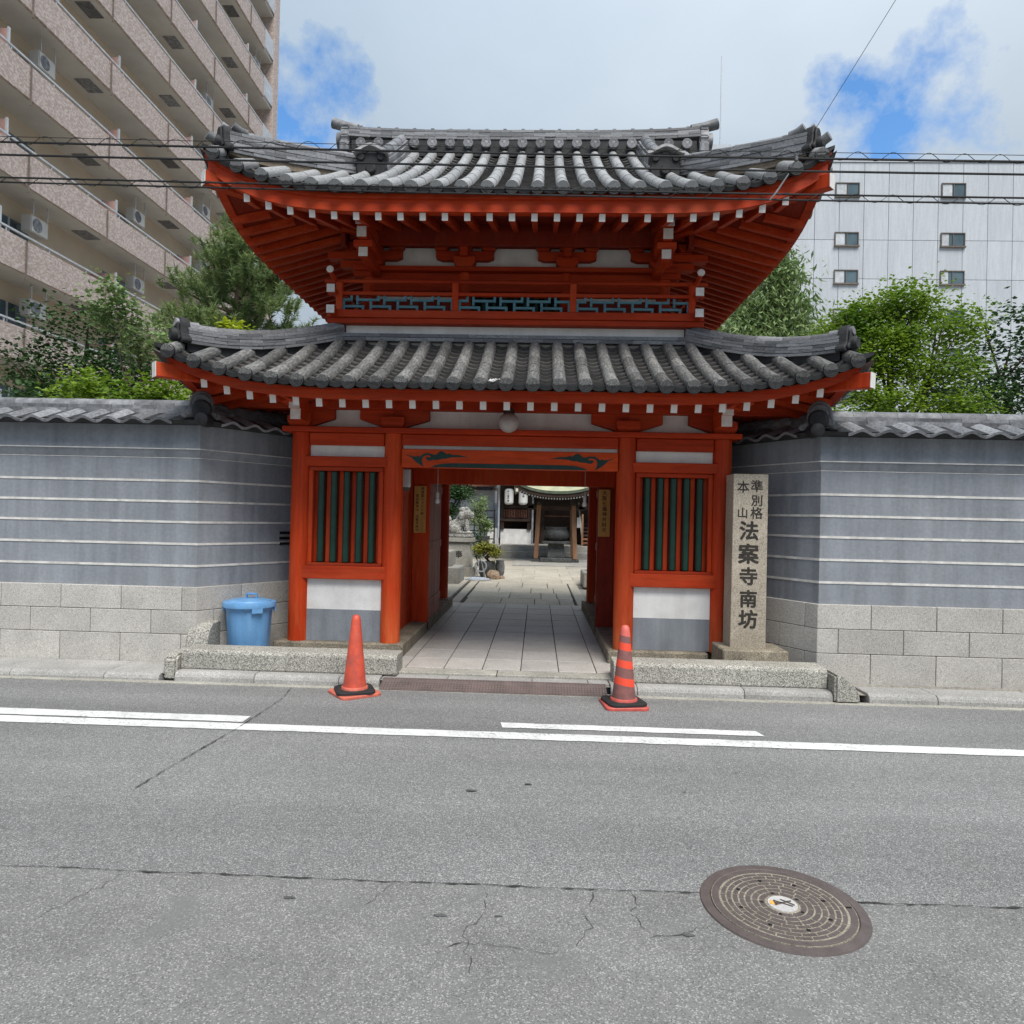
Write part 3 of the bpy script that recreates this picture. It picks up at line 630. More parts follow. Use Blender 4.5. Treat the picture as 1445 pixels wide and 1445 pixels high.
for s_ in (-1, 1):
    bx('purlin', s_*2.23-.085, s_*2.23+.085, 6.6, 12.2, 2.703, 2.842, 'red')
    # noses of the corner beams with white painted ends
    for k, (z, yf, hw) in enumerate([(2.70, 6.93, .052), (2.595, 6.97, .05)]):
        n_ = bx('beam_nose', s_*2.16-hw, s_*2.16+hw, yf, 7.4, z-.055, z+.052, 'red')
        bx('end_cap', s_*2.16-hw-.002, s_*2.16+hw+.002, yf-.004, yf, z-.057, z+.054, 'white', 0, n_)
# side walls of the lower storey
for s_ in (-1, 1):
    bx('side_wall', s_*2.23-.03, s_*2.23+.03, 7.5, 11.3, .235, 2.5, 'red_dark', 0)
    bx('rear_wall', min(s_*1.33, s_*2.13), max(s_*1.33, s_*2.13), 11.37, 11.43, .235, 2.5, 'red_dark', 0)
    # passage side wall of upright boards
    for k in range(4):
        y0 = 7.5+k*.35; bx('wall_board', s_*1.30-.02, s_*1.30+.02, y0+.003, y0+.347, .13, 2.5, 'red', .004)
    for k in range(7):
        y0 = 8.98+k*.345; bx('wall_board', s_*1.30-.02, s_*1.30+.02, y0+.003, y0+.342, .13, 2.5, 'red', .004)
    bx('foot_sill', s_*1.20-.06, s_*1.20+.06, 7.56, 8.82, .05, .165, 'stone_mid', .01)
    # door frame and open leaf
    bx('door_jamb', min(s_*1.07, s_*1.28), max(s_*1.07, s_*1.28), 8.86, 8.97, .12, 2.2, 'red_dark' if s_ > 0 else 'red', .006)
    lx_ = s_*1.115 if s_ < 0 else 1.19
    lf = bx('door_leaf', lx_-.022, lx_+.022, 8.98, 10.12, .15, 2.17, 'door', .004)
    for z in (.45, 1.2, 1.95): bx('door_rail', min(lx_-s_*.022, lx_-s_*.037), max(lx_-s_*.022, lx_-s_*.037), 9.0, 10.1, z-.05, z+.05, 'door', .003, lf)
    bx('base_stone', s_*1.235-.15, s_*1.235+.15, 11.25, 11.55, .05, .245, 'stone_dark', .02)
bx('inner_lintel', -1.28, 1.28, 8.85, 8.98, 2.0, 2.2, 'red')
bx('rear_lintel', -1.16, 1.16, 11.33, 11.47, 2.12, 2.45, 'ceil')
bx('ceiling', -1.3, 1.3, 7.47, 11.33, 2.46, 2.5, 'ceil', 0)
bx('head_board', -1.28, 1.28, 8.90, 8.93, 2.2, 2.46, 'red_dark', 0)

# ---- roof machinery
class Roof:
    def __init__(s, E, Yf, Yb, R, z0, a, b, Lf, p, gable=None):
        s.E, s.Yf, s.Yb, s.R, s.z0, s.a, s.b, s.Lf, s.p, s.gable = E, Yf, Yb, R, z0, a, b, Lf, p, gable
    def lift(s, m): return s.Lf*max(0, 1-max(m, 0)/2.0)**s.p
    def prof(s, d): return s.z0+s.a*d+s.b*d*d
    def z(s, x, y):
        a = min(y-s.Yf, s.Yb-y); b = s.E-abs(x)
        d = a if (s.gable and b >= s.R) else min(a, b)
        return s.prof(d)+s.lift(max(a, b))
    def n(s, x, y, e=.01):
        return V((-(s.z(x+e, y)-s.z(x-e, y))/(2*e), -(s.z(x, y+e)-s.z(x, y-e))/(2*e), 1)).normalized()
    def pt(s, x, y, h=0): return V((x, y, s.z(x, y)+h))
RL = Roof(3.30, 6.33, 12.47, 1.38, 2.795, .40, .078, .34, 3.0)
RU = Roof(3.03, 6.60, 12.20, 1.35, 4.712, .52, .0412, .43, 3.8, gable=True)
PITCH = .24
def tile_front(R, part, nmax, seg, roll_me, rr_, courses, top, pan_stuff):
    """front slope: each roll and pan tile set down one by one"""
    pans = MB()
    for i in range(-nmax, nmax+1):
        x = i*PITCH; b = R.E-abs(x)
        dmax = top if (b >= R.R) else min(R.R, b-.02)
        if dmax < .12: continue
        ns = max(1, round(dmax/seg)); jx = random.uniform(-.004, .004)
        for k in range(ns):
            d0, d1 = dmax*k/ns, min(dmax, dmax*(k+1)/ns+.015)
            p0 = R.pt(x+jx, R.Yf+d0-(.045 if k == 0 else 0), .018); p1 = R.pt(x+jx, R.Yf+d1, .018)
            place('roll_tile', roll_me, part, frame_m(p0, p1, R.n(x, R.Yf+d0+.05), rr_, rr_*random.uniform(.97, 1.03)))
        p = R.pt(x+jx, R.Yf-.045, .020)
        T = Matrix.Translation(p) @ Matrix.Rotation(random.uniform(0, 6.28), 4, 'Y') @ Matrix.Diagonal((rr_*1.05, rr_*1.05, rr_*1.05, 1))
        place('eave_disc', DISC, part, T)
    for i in range(-nmax, nmax):
        x = (i+.5)*PITCH; b = R.E-abs(x)
        dmax = top if (b >= R.R) else min(R.R, b)
        nc = int(dmax/courses)+1
        for k in range(nc):
            d0 = k*courses; d1 = d0+courses*1.25
            if d0 > dmax-.02: break
            y0 = R.Yf+d0-(.03 if k == 0 else 0)
            p0 = R.pt(x, y0, .040); p1 = R.pt(x, R.Yf+d1, .008)
            Mx = frame_m(p0, p1, R.n(x, R.Yf+d0+.03), .178, .028)
            if pan_stuff and k > 0:
                n = len(pans.v)
                for vtx in PAN.vertices: pans.v.append(tuple(Mx @ vtx.co))
                pans.f += [tuple(q+n for q in pf.vertices) for pf in PAN.polygons]
            else: place('eave_pan_tile' if k == 0 else 'pan_tile', PAN_E if k == 0 else PAN, part, Mx)
    if pan_stuff:
        add('pan_tiles', pans, 'tile_pan', part, smooth=True, fix=False, kind='stuff')
def tile_rest(R, part, top, mt):
    """side and back slopes, seen only edge-on: joined"""
    mb = MB(); dk = MB()
    def half(p0, p1, up_, r):
        Mx = frame_m(p0, p1, up_, r, r); n = len(mb.v)
        for vtx in ROLL.vertices: mb.v.append(tuple(Mx @ vtx.co))
        mb.f.extend(tuple(q+n for q in pf.vertices) for pf in ROLL.polygons)
    def disc(c_, ax):
        for r, h in ((.064, .02),):
            mb.lathe([(.001, .015), (.05, .015), (.066, .02), (.066, -.03)] if ax > 0 else [(.001, -.015), (.05, -.015), (.066, -.02), (.066, .03)], 12, c_, 'x', cap=False)
    ny = int((R.Yb-R.Yf)/PITCH)
    for s_ in (-1, 1):
        for j in range(1, ny+1):
            y = R.Yf+j*(R.Yb-R.Yf)/(ny+1); a = min(y-R.Yf, R.Yb-y); dm = min(R.R, a)
            if dm < .1: continue
            ns = 4
            for k in range(ns):
                xa, xb = s_*(R.E-dm*k/ns), s_*(R.E-dm*(k+1)/ns)
                half(R.pt(xa, y, .018), R.pt(xb, y, .018), R.n(s_*(R.E-dm*(k+.5)/ns), y), .064)
            disc(R.pt(s_*(R.E+.01), y, .022), s_)
    nmax = int(R.E/PITCH)
    for i in range(-nmax, nmax+1):
        x = i*PITCH; b = R.E-abs(x); dm = top if b >= R.R else min(R.R, b)
        if dm < .1: continue
        for k in range(4): half(R.pt(x, R.Yb-dm*k/4, .018), R.pt(x, R.Yb-dm*(k+1)/4, .018), R.n(x, R.Yb-dm*(k+.5)/4), .064)
    add('side_and_back_tiles', mb, mt, part, smooth=True, fix=False, kind='stuff')
def deck(R, part_name, xi, yi, mt='tile_pan'):
    """the roof boarding that carries the tiles: a closed shell with its eave edge"""
    mb = MB(); nx, ny = 56, 50
    mb.grid(lambda a, b: R.pt(-R.E+2*R.E*a, R.Yf+(R.Yb-R.Yf)*b, -.05), nx, ny)
    # drop the middle that the upper storey takes
    if xi:
        keep = []
        for f in mb.f:
            c_ = sum((V(mb.v[i]) for i in f), V((0, 0, 0)))/len(f)
            if abs(c_.x) < xi-.12 and R.Yf+R.R+.12 < c_.y < R.Yb-R.R-.12: continue
            keep.append(f)
        mb.f = keep
    return add(part_name, mb, mt, gate, smooth=True)
def eave_woodwork(R, side_n, fas_in, zb, zt, raf_in, zr, nraf, pitch, xw, ywf, ywb, slope, hiptip):
    """fascia, soffit, rafters with white ends, hip rafters"""
    def lf(x, y): return R.lift(max(min(y-R.Yf, R.Yb-y), R.E-abs(x)))
    def sweep(nm, ins, z0_, z1_, th, mt, par=None):
        e = R.E-ins; yf, yb = R.Yf+ins, R.Yb-ins
        for (p, q, nrm) in (((-e, yf), (e, yf), (0, 1)), ((-e, yb), (-e, yf), (1, 0)), ((e, yf), (e, yb), (-1, 0)), ((e, yb), (-e, yb), (0, -1))):
            n = 40; mb = MB(); vs = []
            for i in range(n+1):
                t = i/n; x, y = p[0]+(q[0]-p[0])*t, p[1]+(q[1]-p[1])*t; l = lf(x, y)
                # mitre the inner edge at the corners
                xi_, yi_ = x+nrm[0]*th, y+nrm[1]*th
                if nrm[0] == 0: xi_ = max(-e+th, min(e-th, xi_))
                else: yi_ = max(yf+th, min(yb-th, yi_))
                vs += [(x, y, z0_+l), (x, y, z1_+l), (xi_, yi_, z1_+l), (xi_, yi_, z0_+l)]
            fs = []
            for i in range(n):
                for k in range(4): a = 4*i+k; b = 4*i+(k+1) % 4; fs.append((a, b, b+4, a+4))
            fs += [(0, 1, 2, 3), (4*n+3, 4*n+2, 4*n+1, 4*n)]
            add(nm, mb.add(vs, fs), mt, gate, smooth=True)
    sweep('fascia', fas_in, zb, zb+(zt-zb)*.62, .09, 'red_beam'); sweep('fascia_lip', fas_in-.025, zb+(zt-zb)*.62, zt, .12, 'red_beam')
    sweep('eave_edge', .015, zt+.001, zt+.03, .2, 'tile_dark')
    # soffit boarding
    e = R.E-fas_in-.05; yf, yb = R.Yf+fas_in+.05, R.Yb-fas_in-.05
    def sof(x, y):
        d = min(y-yf, yb-y, e-abs(x)); return zb+.012+slope*max(d, 0)+lf(x, y)*max(0, 1-d/1.6)
    mb = MB(); mb.grid(lambda a, b: (-e+2*e*a, yf+(yb-yf)*b, sof(-e+2*e*a, yf+(yb-yf)*b)), 44, 40)
    mb.f = [f for f in mb.f if not (all(abs(mb.v[i][0]) < xw-.5 for i in f) and all(ywf+.5 < mb.v[i][1] < ywb-.5 for i in f))]
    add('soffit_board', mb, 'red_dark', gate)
    hw, hh = .0275, .074
    def rafter(p0, p1, cap):
        o = place('rafter', RAF, gate, frame_m(p0, p1, (0, 0, 1), hw*2, hh))
        if cap:
            d = (V(p1)-V(p0)).normalized(); place('end_cap', CAP, o, frame_m(V(p0)-d*.003, V(p0)+d*.004, (0, 0, 1), hw*2+.004, hh+.004))
    yr = R.Yf+raf_in; er = R.E-raf_in
    for i in range(nraf):
        x = (i-(nraf-1)/2)*pitch
        yend = ywf+.1 if abs(x) < xw else min(ywf+.1, R.Yf+(R.E-abs(x))-.06)
        if yend-yr < .1: continue
        p0 = V((x, yr, zr+lf(x, yr))); p1 = V((x, yend, sof(x, yend)-hh/2-.004)); rafter(p0, p1, True)
    ny = side_n; y0_, y1_ = R.Yf+.55, R.Yb-.55
    for s_ in (-1, 1):
        for j in range(ny):
            y = y0_+(y1_-y0_)*j/(ny-1); a = min(y-R.Yf, R.Yb-y)
            xend = xw-.1 if ywf < y < ywb else max(xw-.1, R.E-a+.06)
            p0 = V((s_*er, y, zr+lf(er, y))); p1 = V((s_*xend, y, sof(xend, y)-hh/2-.004))
            if abs(er-xend) > .12: rafter(p0, p1, False)
        for yy, sg in ((R.Yf, 1), (R.Yb, -1)):
            c0 = V((s_*(R.E-hiptip), yy+sg*hiptip, zr-.03+R.lift(hiptip)*.88)); c1 = V((s_*(xw-.05), (ywf if sg > 0 else ywb)+sg*.05, zb+slope*1.1-.05))
            o = add('hip_rafter', MB().beam(c0, c1, .105, .135), 'red', gate, bevel=.006)
            d = (c1-c0).normalized(); add('end_cap', MB().beam(c0-d*.004, c0+d*.002, .108, .138), 'white', o)
RAF = shared('rafter', MB().box(-.5, .5, 0, 1, -.5, .5), 'red'); CAP = shared('rafter_end', MB().box(-.5, .5, 0, 1, -.5, .5), 'white')
eave_woodwork(RL, 24, .10, 2.667, 2.785, .175, 2.632, 29, .2215, 2.23, 7.4, YB, .28, .02)
eave_woodwork(RU, 25, .06, 4.516, 4.70, .10, 4.488, 25, .2165, 1.68, 7.85, 10.95, .30, .03)
lower = deck(RL, 'lower_roof', 1.92, 7.71)
tile_front(RL, lower, 13, .29, ROLL, .063, .118, 1.37, False)
tile_rest(RL, lower, 1.37, 'tile_roll')
upper = deck(RU, 'upper_roof', None, None)
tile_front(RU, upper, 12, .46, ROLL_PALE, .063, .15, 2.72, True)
tile_rest(RU, upper, 2.72, 'tile_roll')

def ridge(part, pts, layers, lh, w0, w1, piece, cap_r, name='ridge_tile', mt='tile_ridge', cap=True, lift=0.0):
    """stacked flat tiles along a path, joints staggered, half-round tiles on top"""
    pts = [V(p) for p in pts]; seg = [(pts[i+1]-pts[i]).length for i in range(len(pts)-1)]; tot = sum(seg)
    def at(s_):
        s_ = min(max(s_, 0), tot)
        for i, l in enumerate(seg):
            if s_ <= l or i == len(seg)-1: return pts[i].lerp(pts[i+1], min(1, s_/l))
            s_ -= l
    for k in range(layers):
        wk = w0+(w1-w0)*k/max(1, layers-1)+(.016 if k % 2 else 0)
        n = max(2, round(tot/piece)); offs = .5*(k % 2)
        cuts_ = [0]+[tot*(q+offs)/n for q in range(0 if offs else 1, n) if .02 < tot*(q+offs)/n < tot-.02]+[tot]
        for a, b in zip(cuts_[:-1], cuts_[1:]):
            p0, p1 = at(a+.0015)+V((0, 0, lh*(k+.5))), at(b-.0015)+V((0, 0, lh*(k+.5)))
            place(name, CUBE, part, frame_m(p0, p1, (0, 0, 1), wk*random.uniform(.96, 1.04), lh*.84))
    if cap:
        n = max(2, round(tot/(piece*1.15)))
        for q in range(n):
            p0, p1 = at(tot*q/n)+V((0, 0, lh*layers)), at(tot*(q+1)/n+.01)+V((0, 0, lh*layers))
            place('ridge_cap', ROLL_R, part, frame_m(p0, p1, (0, 0, 1), cap_r, cap_r))
def oni(part, pos, face, w_, h, name='ridge_end_tile', mt='tile_dark', boss=True):
    """shaped end tile of a ridge: humped outline with curled feet and a round boss"""
    pl = []
    for k in range(0, 13):
        a = pi*k/12; pl.append((-.30*cos(a), .55+.45*sin(a)))
    outl = [(-.5, .0), (-.52, .1), (-.47, .2), (-.38, .22), (-.33, .35)] + pl + [(.33, .35), (.38, .22), (.47, .2), (.52, .1), (.5, 0), (.4, -.05), (.3, .02), (0, -.02), (-.3, .02), (-.4, -.05)]
    mb = MB().prism([(x*w_, z*h) for x, z in outl], 0, .09)
    inn = [(x*.78*w_, (z*.80+.08)*h) for x, z in outl]
    mb.prism(inn, -.025, 0.0)
    f = V((face[0], face[1], 0)).normalized(); ang = atan2(f.x, -f.y)
    T = Matrix.Translation(pos) @ Matrix.Rotation(ang, 4, 'Z')
    def tr(b):
        b.v = [tuple(T @ V(v)) for v in b.v]; return b
    o = add(name, tr(mb), mt, part, bevel=.012)
    if boss: add('boss', tr(MB().lathe([(.001, .05), (.10*w_*2, .05), (.13*w_*2, .03), (.13*w_*2, -.02)], 16, (0, -.02, .30*h), 'y', cap=False)), 'tile_dark', o, smooth=True)
    return o
def horn(part, p0, p1, r0_, r1_, name='horn_tile', mt='tile_ridge'):
    add(name, MB().tube([p0, V(p0).lerp(V(p1), .5)-V((0, 0, .012)), p1], [r0_, (r0_+r1_)/2, r1_], 14), mt, part, smooth=True)
def bed(part, pts, h, w_):
    """clay bed under a ridge"""
    mb = MB()
    for a, b in zip(pts[:-1], pts[1:]): mb.beam(V(a)+V((0, 0, h/2-.03)), V(b)+V((0, 0, h/2-.03)), w_, h+.06)
    add('ridge_bed', mb, 'tile_dark', part)
def ridge_front(part, x, y, z):
    """boxy dark end of a descending ridge under a small saddle tile"""
    o = add('ridge_end_tile', MB().prism([(x-.15, z), (x+.15, z), (x+.17, z+.10), (x+.15, z+.20), (x+.165, z+.26), (x-.165, z+.26), (x-.15, z+.20), (x-.17, z+.10)], y, y+.12), 'tile_dark', part, bevel=.012)
    add('boss', MB().lathe([(.001, .03), (.045, .03), (.06, .015), (.06, -.02)], 16, (x, y, z+.08), 'y', cap=False), 'tile_dark', o, smooth=True)
    for s2 in (-1, 1): add('curl', MB().lathe([(.001, .02), (.035, .02), (.042, .0), (.042, -.03)], 12, (x+s2*.11, y, z+.21), 'y', cap=False), 'tile_dark', o, smooth=True)
    n = 14; vs = []
    for yy, k in ((y-.06, 1.0), (y+.2, .8)):
        for i in range(n+1):
            u = -1+2*i/n; vs.append((x+.20*u*k, yy, z+.275+.075*cos(u*pi)*.5+.03*k)); vs.append((x+.20*u*k, yy, z+.245+.075*cos(u*pi)*.5+.03*k))
    m2 = 2*(n+1); fs = []
    for i in range(n):
        a = 2*i; fs += [(a, a+1, a+3, a+2), (a, a+2, a+2+m2, a+m2), (a+1, a+1+m2, a+3+m2, a+3)]
    add('saddle_tile', MB().add(vs, fs), 'tile_pale', o, smooth=True)
# lower hip ridges
for s_ in (-1, 1):
    pts = [RL.pt(s_*(1.93+1.22*t), 7.70-1.22*t, .015+.02*(t**4)) for t in [k*.95/9 for k in range(10)]]
    bed(lower, pts, .02, .12)
    ridge(lower, [p+V((0, 0, .012)) for p in pts], 5, .032, .20, .15, .24, .052)
    cpos = pts[-1]
    oni(lower, cpos+V((s_*.05, -.05, .02)), (s_*1, -1), .25, .25)
    horn(lower, cpos+V((-s_*.08, .08, .20)), cpos+V((s_*.07, -.07, .215)), .045, .042)
    # back hips
    pts = [RL.pt(s_*(1.93+1.22*t), 11.09+1.22*t, .015) for t in [k/5 for k in range(6)]]
    ridge(lower, pts, 3, .05, .2, .15, .5, .062)
# course against the upper storey
ridge(lower, [(-1.95, 7.69, 3.50), (1.95, 7.69, 3.50)], 2, .045, .16, .13, .33, .04, 'flashing_tile', cap=False)
for s_ in (-1, 1): ridge(lower, [(s_*1.93, 7.7, 3.50), (s_*1.93, 11.1, 3.50)], 2, .045, .16, .13, .5, .04, 'flashing_tile', cap=False)
# upper roof: gable ends, verges
XV = 2.28
for s_ in (-1, 1):
    for Yc, sg in ((RU.Yf, 1), (RU.Yb, -1)):
        mb = MB(); n = 8
        f = lambda a, b: (s_*(1.62+(XV-1.62)*a), Yc+sg*(1.15+(2.8-1.15)*b), RU.prof(1.15+(2.8-1.15)*b)+.004+.03*a*a)
        mb.grid(f, 4, n); mb.grid(lambda a, b: V(f(a, b))-V((0, 0, .07)), 4, n)
        add('verge_deck', mb, 'tile_pan', upper)
        if sg > 0:
            for xo in (1.9, 2.14):
                for k in range(3):
                    d0, d1 = 1.2+.5*k, 1.2+.5*(k+1)
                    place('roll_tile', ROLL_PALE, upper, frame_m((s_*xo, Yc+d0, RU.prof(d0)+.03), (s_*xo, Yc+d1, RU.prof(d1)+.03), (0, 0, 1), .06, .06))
        mb = MB(); vs = [f(1, k/8) for k in range(9)]; 
        mb.add([(v[0]+s_*.02, v[1], v[2]+.01) for v in vs]+[(v[0]+s_*.02, v[1], v[2]-.16) for v in vs], [(k, k+1, k+10, k+9) for k in range(8)])
        mb.add([(v[0]-s_*.03, v[1], v[2]+.01) for v in vs]+[(v[0]-s_*.03, v[1], v[2]-.16) for v in vs], [(k, k+1, k+10, k+9) for k in range(8)])
        add('bargeboard', mb, 'red', upper)
    add('gable_wall', MB().add([(s_*1.7, 7.8, RU.prof(1.2)-.1), (s_*1.7, 11.0, RU.prof(1.2)-.1), (s_*1.7, 9.4, RU.prof(2.75))], [(0, 1, 2)]), 'plaster', upper)
    # descending ridge
    pts = [V((s_*1.62, RU.Yf+1.10+1.55*t, RU.prof(1.10+1.55*t)+.03)) for t in [k/8 for k in range(9)]]
    ridge(upper, pts, 5, .040, .23, .18, .26, .072, mt='tile_ridge')
    ridge_front(upper, s_*1.62, pts[0].y-.06, pts[0].z-.03)
    # corner ridges
    pts = []; base_ = []
    for k in range(11):
        u_ = 1.13*k/10; x, y = s_*(1.72+u_), RU.Yf+1.31-u_
        pts.append(V((x, y, 5.435-.34*u_+.05*u_*u_))); base_.append(RU.pt(x, y, 0))
    mb = MB()
    for k in range(10):
        a, b, c0, c1 = base_[k], base_[k+1], pts[k], pts[k+1]; o_ = V((s_*.05, .05, 0))
        o_ = V((.055, s_*.055, 0))
        mb.add([a-o_, b-o_, c1-o_, c0-o_, a+o_, b+o_, c1+o_, c0+o_], [(0,1,2,3), (7,6,5,4), (3,2,6,7), (1,0,4,5)])
    add('ridge_bed', mb, 'clay', upper)
    ridge(upper, pts, 6, .036, .20, .15, .24, .05)
    c_ = pts[-1]+V((0, 0, .07))
    oni(upper, c_+V((s_*.04, -.04, -.05)), (s_*1, -1), .25, .27)
    horn(upper, c_+V((-s_*.06, .06, .17)), c_+V((s_*.04, -.04, .205)), .045, .042); horn(upper, c_+V((0, 0, .02)), c_+V((s_*.13, -.13, .07)), .05, .046)
    horn(upper, c_+V((-s_*.16, .10, .19)), c_+V((-s_*.06, .0, .225)), .042, .04)
    pts = [RU.pt(s_*(1.72+1.20*t), RU.Yb-1.31+1.20*t, .02) for t in [k/5 for k in range(6)]]
    ridge(upper, pts, 3, .06, .2, .16, .5, .06)
# main ridge
pts = [V((-2.34+4.68*t, 9.4, 6.46+.05*(2*t-1)**4)) for t in [k/16 for k in range(17)]]
bx('ridge_base', -2.3, 2.3, 9.26, 9.54, 6.40, 6.615, 'tile_dark', 0, upper)
ridge(upper, [p+V((0, 0, .16)) for p in pts], 4, .036, .30, .24, .30, .032)
for i in range(-9, 10): bx('ridge_knob', i*.245-.022, i*.245+.022, 9.36, 9.44, 6.775, 6.825+.05*(i*.245/2.34)**4, 'tile_ridge', 0, upper)
for i in range(-9, 10):
    place('ridge_disc', DISC, upper, Matrix.Translation((i*.24, 9.19, 6.545)) @ Matrix.Diagonal((.064, .064, .064, 1)), 'tile_ridge'); add('cover_tile', MB().tube([(i*.24, 9.20, 6.545), (i*.24, 9.3, 6.56)], .06, 12), 'tile_ridge', upper, smooth=True)
for s_ in (-1, 1):
    mb = MB(); prof_ = [(-.16, 0), (.16, 0), (.17, .13), (.12, .17), (.15, .22), (.13, .32), (.16, .36), (-.16, .36), (-.13, .32), (-.15, .22), (-.12, .17), (-.17, .13)]
    mb.prismx([(9.4+y, 6.46+z) for y, z in prof_], s_*2.34, s_*2.46)
    o = add('ridge_end_tile', mb, 'tile_ridge', upper, bevel=.015)
    add('boss', MB().tube([(s_*2.40, 9.4, 6.66), (s_*2.52, 9.4, 6.66)], .12, 18), 'tile_ridge', o, smooth=True)
    horn(upper, V((s_*2.25, 9.4, 6.84)), V((s_*2.60, 9.4, 6.92)), .06, .07)

# ---- upper storey
YU = 7.95; HU = 1.68
bx('skirt_plaster', -1.87, 1.87, 7.70, 11.1, 3.45, 3.69, 'plaster', 0)
bx('balcony_beam', -2.06, 2.06, 7.60, 7.72, 3.692, 3.752); bx('balcony_beam', -2.06, 2.06, 7.585, 7.70, 3.754, 3.838)
bx('balcony_deck', -1.95, 1.95, 7.72, 11.08, 3.70, 3.76, 'red_dark', 0)
rail = add('balcony_rail', MB().box(-2.06, 2.06, 7.605, 7.665, 4.005, 4.045), 'red_beam', gate, bevel=.005)
add('top_rail', MB().tube([(-2.10, 7.635, 4.165), (2.10, 7.635, 4.165)], .024, 12), 'red_beam', rail, smooth=True)
for s_ in (-1, 1):
    for x in (.645, 1.93):
        bx('rail_post', s_*x-.035, s_*x+.035, 7.60, 7.67, 3.838, 4.15, 'red', .004, rail)
    # side rails with white ends facing the street
    for z, h in ((3.80, .085), (4.025, .05)):
        o = bx('side_rail', s_*1.975-.03, s_*1.975+.03, 7.45, 11.2, z-h/2, z+h/2, 'red', .004, rail)
        bx('end_cap', s_*1.975-.043, s_*1.975+.043, 7.436, 7.449, z-.043, z+.043, 'white', 0, rail)
    add('side_rail', MB().tube([(s_*1.975, 7.40, 4.20), (s_*1.975, 7.6, 4.165), (s_*1.975, 11.2, 4.165)], .024, 10), 'red', rail, smooth=True)
    add('end_cap', MB().lathe([(.001, .012), (.03, .01), (.04, 0), (.03, -.01), (.001, -.012)], 14, (s_*1.975, 7.40, 4.215), 'y', cap=False), 'white', rail, smooth=True)
    o = bx('side_infill', s_*1.97-.012, s_*1.97+.012, 7.7, 11.1, 3.84, 4.0, 'teal', 0, rail)
# fretwork panels
def fret(xa, xb, ya, z0_, z1_, par):
    h = z1_-z0_; P = .30; t = .013; n = int((xb-xa)/P)+3
    def bar(x0_, x1_, a, b):
        x0_, x1_ = max(x0_, xa), min(x1_, xb)
        if x1_-x0_ > .01: add('fret_bar', MB().box(x0_, x1_, ya, ya+.022, z0_+h*a, z0_+h*b), 'teal', par)
    tz = t/h
    for k in range(-2, n):
        o = xa+k*P
        bar(o+.50*P, o+1.37*P, .72-tz, .72+tz); bar(o+.50*P, o+.50*P+2*t, .40, .72-tz); bar(o+.50*P, o+.50*P+2*t, .72+tz, 1); bar(o+1.37*P-2*t, o+1.37*P, .72+tz, 1)
        bar(o, o+.80*P, .28-tz, .28+tz); bar(o, o+2*t, 0, .28-tz); bar(o, o+2*t, .28+tz, .66); bar(o+.80*P-2*t, o+.80*P, 0, .28-tz)
for a, b in ((-1.895, -.68), (-.61, .61), (.68, 1.895)): fret(a, b, 7.625, 3.838, 4.005, rail)
for s_ in (-1, 1):
    for x in (HU, .58):
        for y in (YU, 10.85): place('post', POST, gate, Matrix.Translation((s_*x, y, 3.76)) @ Matrix.Diagonal((.72, .72, .62, 1)))
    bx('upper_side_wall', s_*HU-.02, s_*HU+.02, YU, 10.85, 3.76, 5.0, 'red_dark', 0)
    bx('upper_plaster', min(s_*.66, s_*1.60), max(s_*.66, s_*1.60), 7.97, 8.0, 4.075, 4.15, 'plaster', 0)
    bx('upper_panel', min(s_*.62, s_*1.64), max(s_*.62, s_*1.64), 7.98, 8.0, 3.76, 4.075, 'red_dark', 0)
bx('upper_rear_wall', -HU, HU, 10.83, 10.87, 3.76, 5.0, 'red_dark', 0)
bx('upper_tie_beam', -1.66, 1.66, 7.90, 8.0, 4.15, 4.36, 'red_beam')
bx('upper_top_plate', -1.83, 1.83, 7.82, 8.08, 4.36, 4.412)
wn = bx('upper_window', -.56, .56, 8.03, 8.05, 3.76, 4.15, 'hole', 0)
for k in range(9): add('green_bar', MB().tube([(-.48+.12*k, 7.985, 3.78), (-.48+.12*k, 7.985, 4.15)], .028, 8), 'green', wn, smooth=True)
bx('bracket_plaster', -1.66, 1.66, 7.965, 7.99, 4.412, 4.70, 'plaster', 0)
bx('eave_board', -1.75, 1.75, 7.70, 7.76, 4.60, 4.87, 'red_dark')
bx('upper_wall_top', -1.72, 1.72, 7.94, 7.96, 4.66, 5.2, 'red_dark', 0)
for s_ in (-1, 1): bx('side_eave_board', s_*1.93-.03, s_*1.93+.03, 7.70, 11.1, 4.60, 4.87, 'red_dark')
def bracket(c_, corner=0):
    z = 4.412
    add('bearing_block', MB().prism([(c_-.085, z), (c_+.085, z), (c_+.125, z+.06), (c_+.125, z+.12), (c_-.125, z+.12), (c_-.125, z+.06)], 7.83, 8.04), 'red_beam', gate, bevel=.004)
    add('bracket_arm', MB().prism([(c_-.33, z+.11), (c_-.26, z+.085), (c_+.26, z+.085), (c_+.33, z+.11), (c_+.33, z+.19), (c_-.33, z+.19)], 7.87, 7.955), 'red_beam', gate, bevel=.004)
    for d in (-.27, 0, .27):
        add('small_block', MB().prism([(c_+d-.055, z+.192), (c_+d+.055, z+.192), (c_+d+.085, z+.235), (c_+d+.085, z+.275), (c_+d-.085, z+.275), (c_+d-.085, z+.235)], 7.84, 7.96), 'red_beam', gate, bevel=.003)
    bx('cross_arm', c_-.045, c_+.045, 7.74, 8.0, z+.10, z+.20, 'red_beam')
for c_ in (-1.63, -.58, .58, 1.63): bracket(c_)
